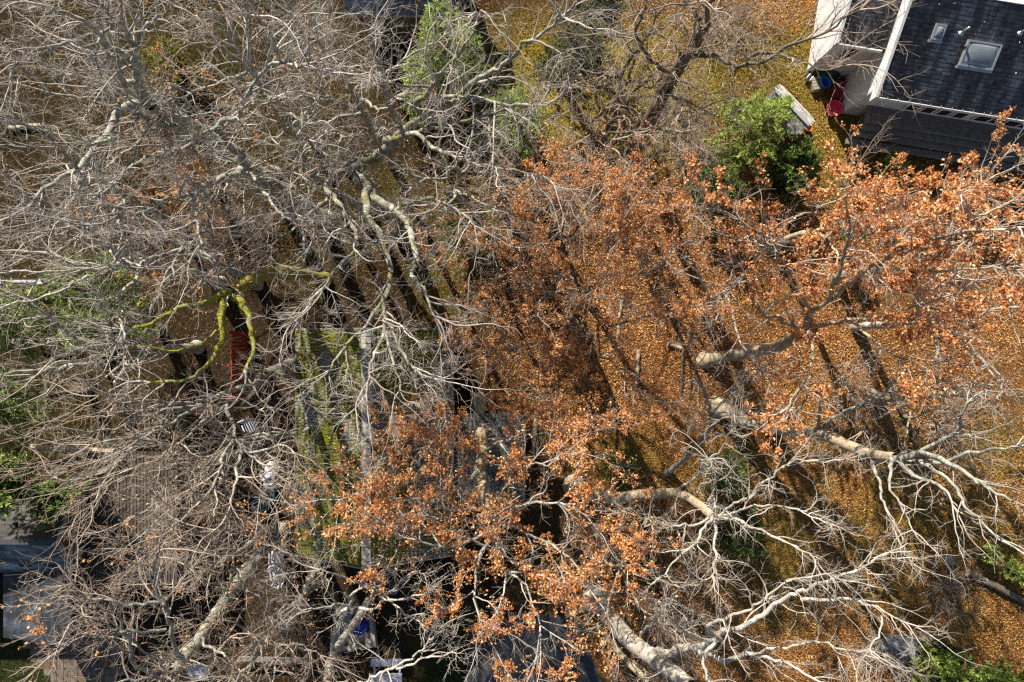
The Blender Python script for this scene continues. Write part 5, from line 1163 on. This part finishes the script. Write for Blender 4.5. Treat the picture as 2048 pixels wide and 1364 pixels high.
# the white vehicle whose nose just enters at the bottom
cv = empty("parked_car", tuple(U(1145, 1395, 0)), 0, label="white car whose front end just enters at the bottom edge", cat="car")
prof = [(-.62, .9), (-.5, 1.0), (0, 1.06), (.5, 1.0), (.62, .9)]
body = MB(); X0 = np.linspace(-.82, .82, 9); Yp = [(.0, .45), (.04, .62), (-.1, .72), (-.9, .86), (-1.1, .92), (-3.8, .95), (-4.0, .5)]
for i in range(8):
    for j in range(len(Yp)-1):
        def PP(a, b):
            x = X0[a]; e = 1-abs(x/.82)**4; y, z = Yp[b]; return (x, y-.25*(x/.82)**2*(1 if b < 3 else 0), z*(.86+.14*e))
        body.quad(PP(i, j), PP(i, j+1), PP(i+1, j+1), PP(i+1, j))
for sx in (-.82, .82): body.poly([(sx, y-(.25 if q < 3 else 0), z*.86) for q, (y, z) in enumerate(Yp)]+[(sx, -4.0, .25), (sx, -.25, .25)])
body.build("body", plain("car_paint", (.72, .72, .72), .25, .04, 3, spec=.6, bump=.01), cv, True)
MB().quad((-.68, -1.15, .94), (.68, -1.15, .94), (.58, -1.75, 1.38), (-.58, -1.75, 1.38)).build("windscreen", M["dark_glass"], cv)
MB().box(-.58, .58, -3.3, -1.76, 1.36, 1.42).build("roof", M["white_paint"], cv)
for x in (-.8, .8):
    for y in (-.8, -3.2): MB().bar((x-.08, y, .31), (x+.08, y, .31), .31, 16).build("wheel", M["black_rubber"], cv)
    MB().lathe([(.001, 0), (.09, .01), (.11, .05), (.001, .08)], 12, (x*.75, -.1, .62)).build("headlight", M["metal"], cv, True)

# ---- bottom right: tarp, stump, logs, stones
heap("grey_tarpaulin", M["slate_tarp"], 1800, 1294, .85, .5, .6, 21, "slate-grey tarpaulin draped over a low pile at the bottom right", "tarpaulin", -.2, 26, .16)
def stone(px, py, r, seed, label, mat=None, name="boulder", cat="stone", group=None, h=.7):
    q = np.random.default_rng(seed); n, m_ = 12, 8; V = []
    for j in range(m_+1):
        for i in range(n):
            th = math.pi*j/m_; ph = 2*math.pi*i/n; d = np.array((math.sin(th)*math.cos(ph), math.sin(th)*math.sin(ph), math.cos(th)*h))
            k = r*(1+.9*(vnoise(d[0]*1.6+seed, d[1]*1.6+d[2]*2, 1.1)-.5)); V.append(d*k+[0, 0, r*h*.6])
    Q = [(j*n+i, (j+1)*n+i, (j+1)*n+(i+1) % n, j*n+(i+1) % n) for j in range(m_) for i in range(n)]
    o = link_mesh(name, mesh_quads(name, V, Q, True), mat or M["stone"], None, label=label, cat=cat, group=group); o.location = tuple(U(px, py, 0)); return o
stone(1849, 1272, .28, 31, "pale tan stone beside the grey tarpaulin", M["cut_wood"])
stone(1769, 1308, .16, 32, "small pinkish stone at the left end of the grey tarpaulin")
stone(1898, 1120, .22, 33, "pale flat stone at the end of the fallen trunk on the right", M["stone"], h=.35)
def log(px0, py0, px1, py1, r, mat, label, seed, group=None, z=None, name="fallen_log"):
    a = U(px0, py0, r*.8); b = U(px1, py1, r*.8); q = np.random.default_rng(seed); c = (a+b)/2
    P = np.array([a+(b-a)*t for t in np.linspace(0, 1, 9)])-c; P[1:-1] += q.normal(0, r*.12, (7, 3)); R = np.linspace(r, r*.8, 9)*(1+q.normal(0, .05, 9))
    V, Q = tubes(P[None], R[None], 10)
    e = empty(name, tuple(c), label=label, cat="log", group=group)
    link_mesh("log_body", mesh_quads("log_body", V, Q, True), M[mat], e)
    d = (b-a)/np.linalg.norm(b-a)
    for (p, s, rr) in ((P[0], -1, R[0]), (P[-1], 1, R[-1])): MB().bar(p+d*s*(-.01), p+d*s*.006, rr*.985, 10).build("cut_end", M["cut_wood"], e)
    return e
log(1246, 592, 1236, 655, .07, "bark_tan", "pale split log standing out in the copper leaves, left one", 1, "logs lying in the copper leaves")
log(1238, 655, 1234, 682, .06, "bark_tan", "short pale log just below the left split log", 2, "logs lying in the copper leaves")
log(1277, 698, 1273, 768, .085, "bark_tan", "pale straight log in the middle of the copper leaves", 3, "logs lying in the copper leaves")
log(1356, 598, 1358, 680, .07, "bark_dark", "dark upright-lying log at the right of the copper leaves", 4, "logs lying in the copper leaves")
log(1217, 595, 1222, 625, .06, "bark_tan", "shortest pale log, leftmost in the copper leaves", 5, "logs lying in the copper leaves")
log(1336, 688, 1362, 696, .09, "bark_tan", "stubby pale log in the copper leaves left of the leaning oak trunk", 10, "logs lying in the copper leaves")
log(1366, 700, 1362, 800, .06, "bark_dark", "thin dark log in the leaves left of the leaning trunks", 6, "logs lying in the copper leaves")
log(1935, 1145, 2075, 1215, .16, "bark_dark", "thick fallen trunk lying at the right edge above the golden leaves", 7)
log(20, 256, 90, 250, .11, "bark_tan", "pale log lying on the ground at the upper left edge", 8)
log(1075, 818, 1062, 930, .1, "bark_tan", "pale slender trunk lying right of the lean-to roof", 9)
# sheet of plywood propped in the leaves and brush heaps
ply = MB().box(-.36, .36, -.12, .12, -.012, .012); o = thing_mesh(ply, "plywood_sheet", M["cut_wood"], 1148, 1225, .2, "bright sunlit wedge of plywood above the driveway", "board", rz=.35); o.rotation_euler = (.35, .1, .35)
def brush(px, py, rad, h, seed, label, mat="twig_tan", n=90):
    r = np.random.default_rng(seed); c = U(px, py, 0)
    a = r.uniform(0, 6.28, n); P0 = np.stack([r.normal(0, rad*.4, n), r.normal(0, rad*.4, n), r.uniform(.02, .15, n)], 1); D = np.stack([np.cos(a), np.sin(a), r.uniform(.1, 1.2, n)], 1); D /= np.linalg.norm(D, axis=1, keepdims=True)
    B, R = grow(P0, D, r.uniform(.5, 1, n)*h*1.4, np.full(n, .012), np.full(n, .005), 6, .16, .02, r); V1, Q1 = tubes(B, R, 4)
    p0, d0, pr, t, _ = spawn(B, R, np.full(n, 7), .2, .4, 1.0, r); S, SR = grow(p0, d0, r.uniform(.2, .6, len(p0))*h*.7, np.full(len(p0), .006), np.full(len(p0), .003), 3, .22, .02, r); V2, Q2 = tubes(S, SR, 3)
    e = empty("brush_thicket", tuple(c), label=label, cat="brush", group="leafless brush thickets")
    link_mesh("stems", mesh_quads("stems", V1, Q1), M[mat], e, kind="stuff"); link_mesh("crown", mesh_quads("crown", V2, Q2), M[mat], e)
for i, (px, py, rd_, h_, lab, mt) in enumerate([
    (1760, 1310, 1.0, 1.2, "arching pale brush left of the grey tarpaulin", "twig_white"), (1890, 1165, 1.1, .9, "reddish brush around the end of the fallen trunk", "twig_tan"),
    (1340, 1260, 1.3, 1.3, "brown brush between the thick bottom trunk and its thin neighbour's twigs", "twig_tan"), (1700, 790, 1.3, 1.4, "brown brush under the pale limb below the leaning oak", "twig_tan"),
    (1880, 860, 1.6, 1.4, "straw-coloured brush at the right under the white limbs", "twig_tan"), (1340, 230, 1.4, 1.8, "straw-coloured brush right of the reddish thicket near the top", "twig_tan"),
    (1390, 320, 1.2, 1.6, "pale brush left of the bright evergreen by the shed", "twig_tan"), (1170, 420, 1.3, 1.4, "brown brush at the top rim of the copper crown", "twig_brown"),
    (1000, 330, 1.2, 1.3, "brown brush at the lower edge of the grassy clearing", "twig_tan"), (1480, 60, 1.4, 1.5, "straw-coloured brush in the grass left of the house", "twig_tan"),
    (280, 400, 1.6, 1.6, "purplish brush in the leaves at the left below the long limbs", "twig_brown"), (480, 460, 1.4, 1.6, "brown brush beneath the hooked limb", "twig_brown")]):
    brush(px, py, rd_, h_, 300+i, lab, mt)
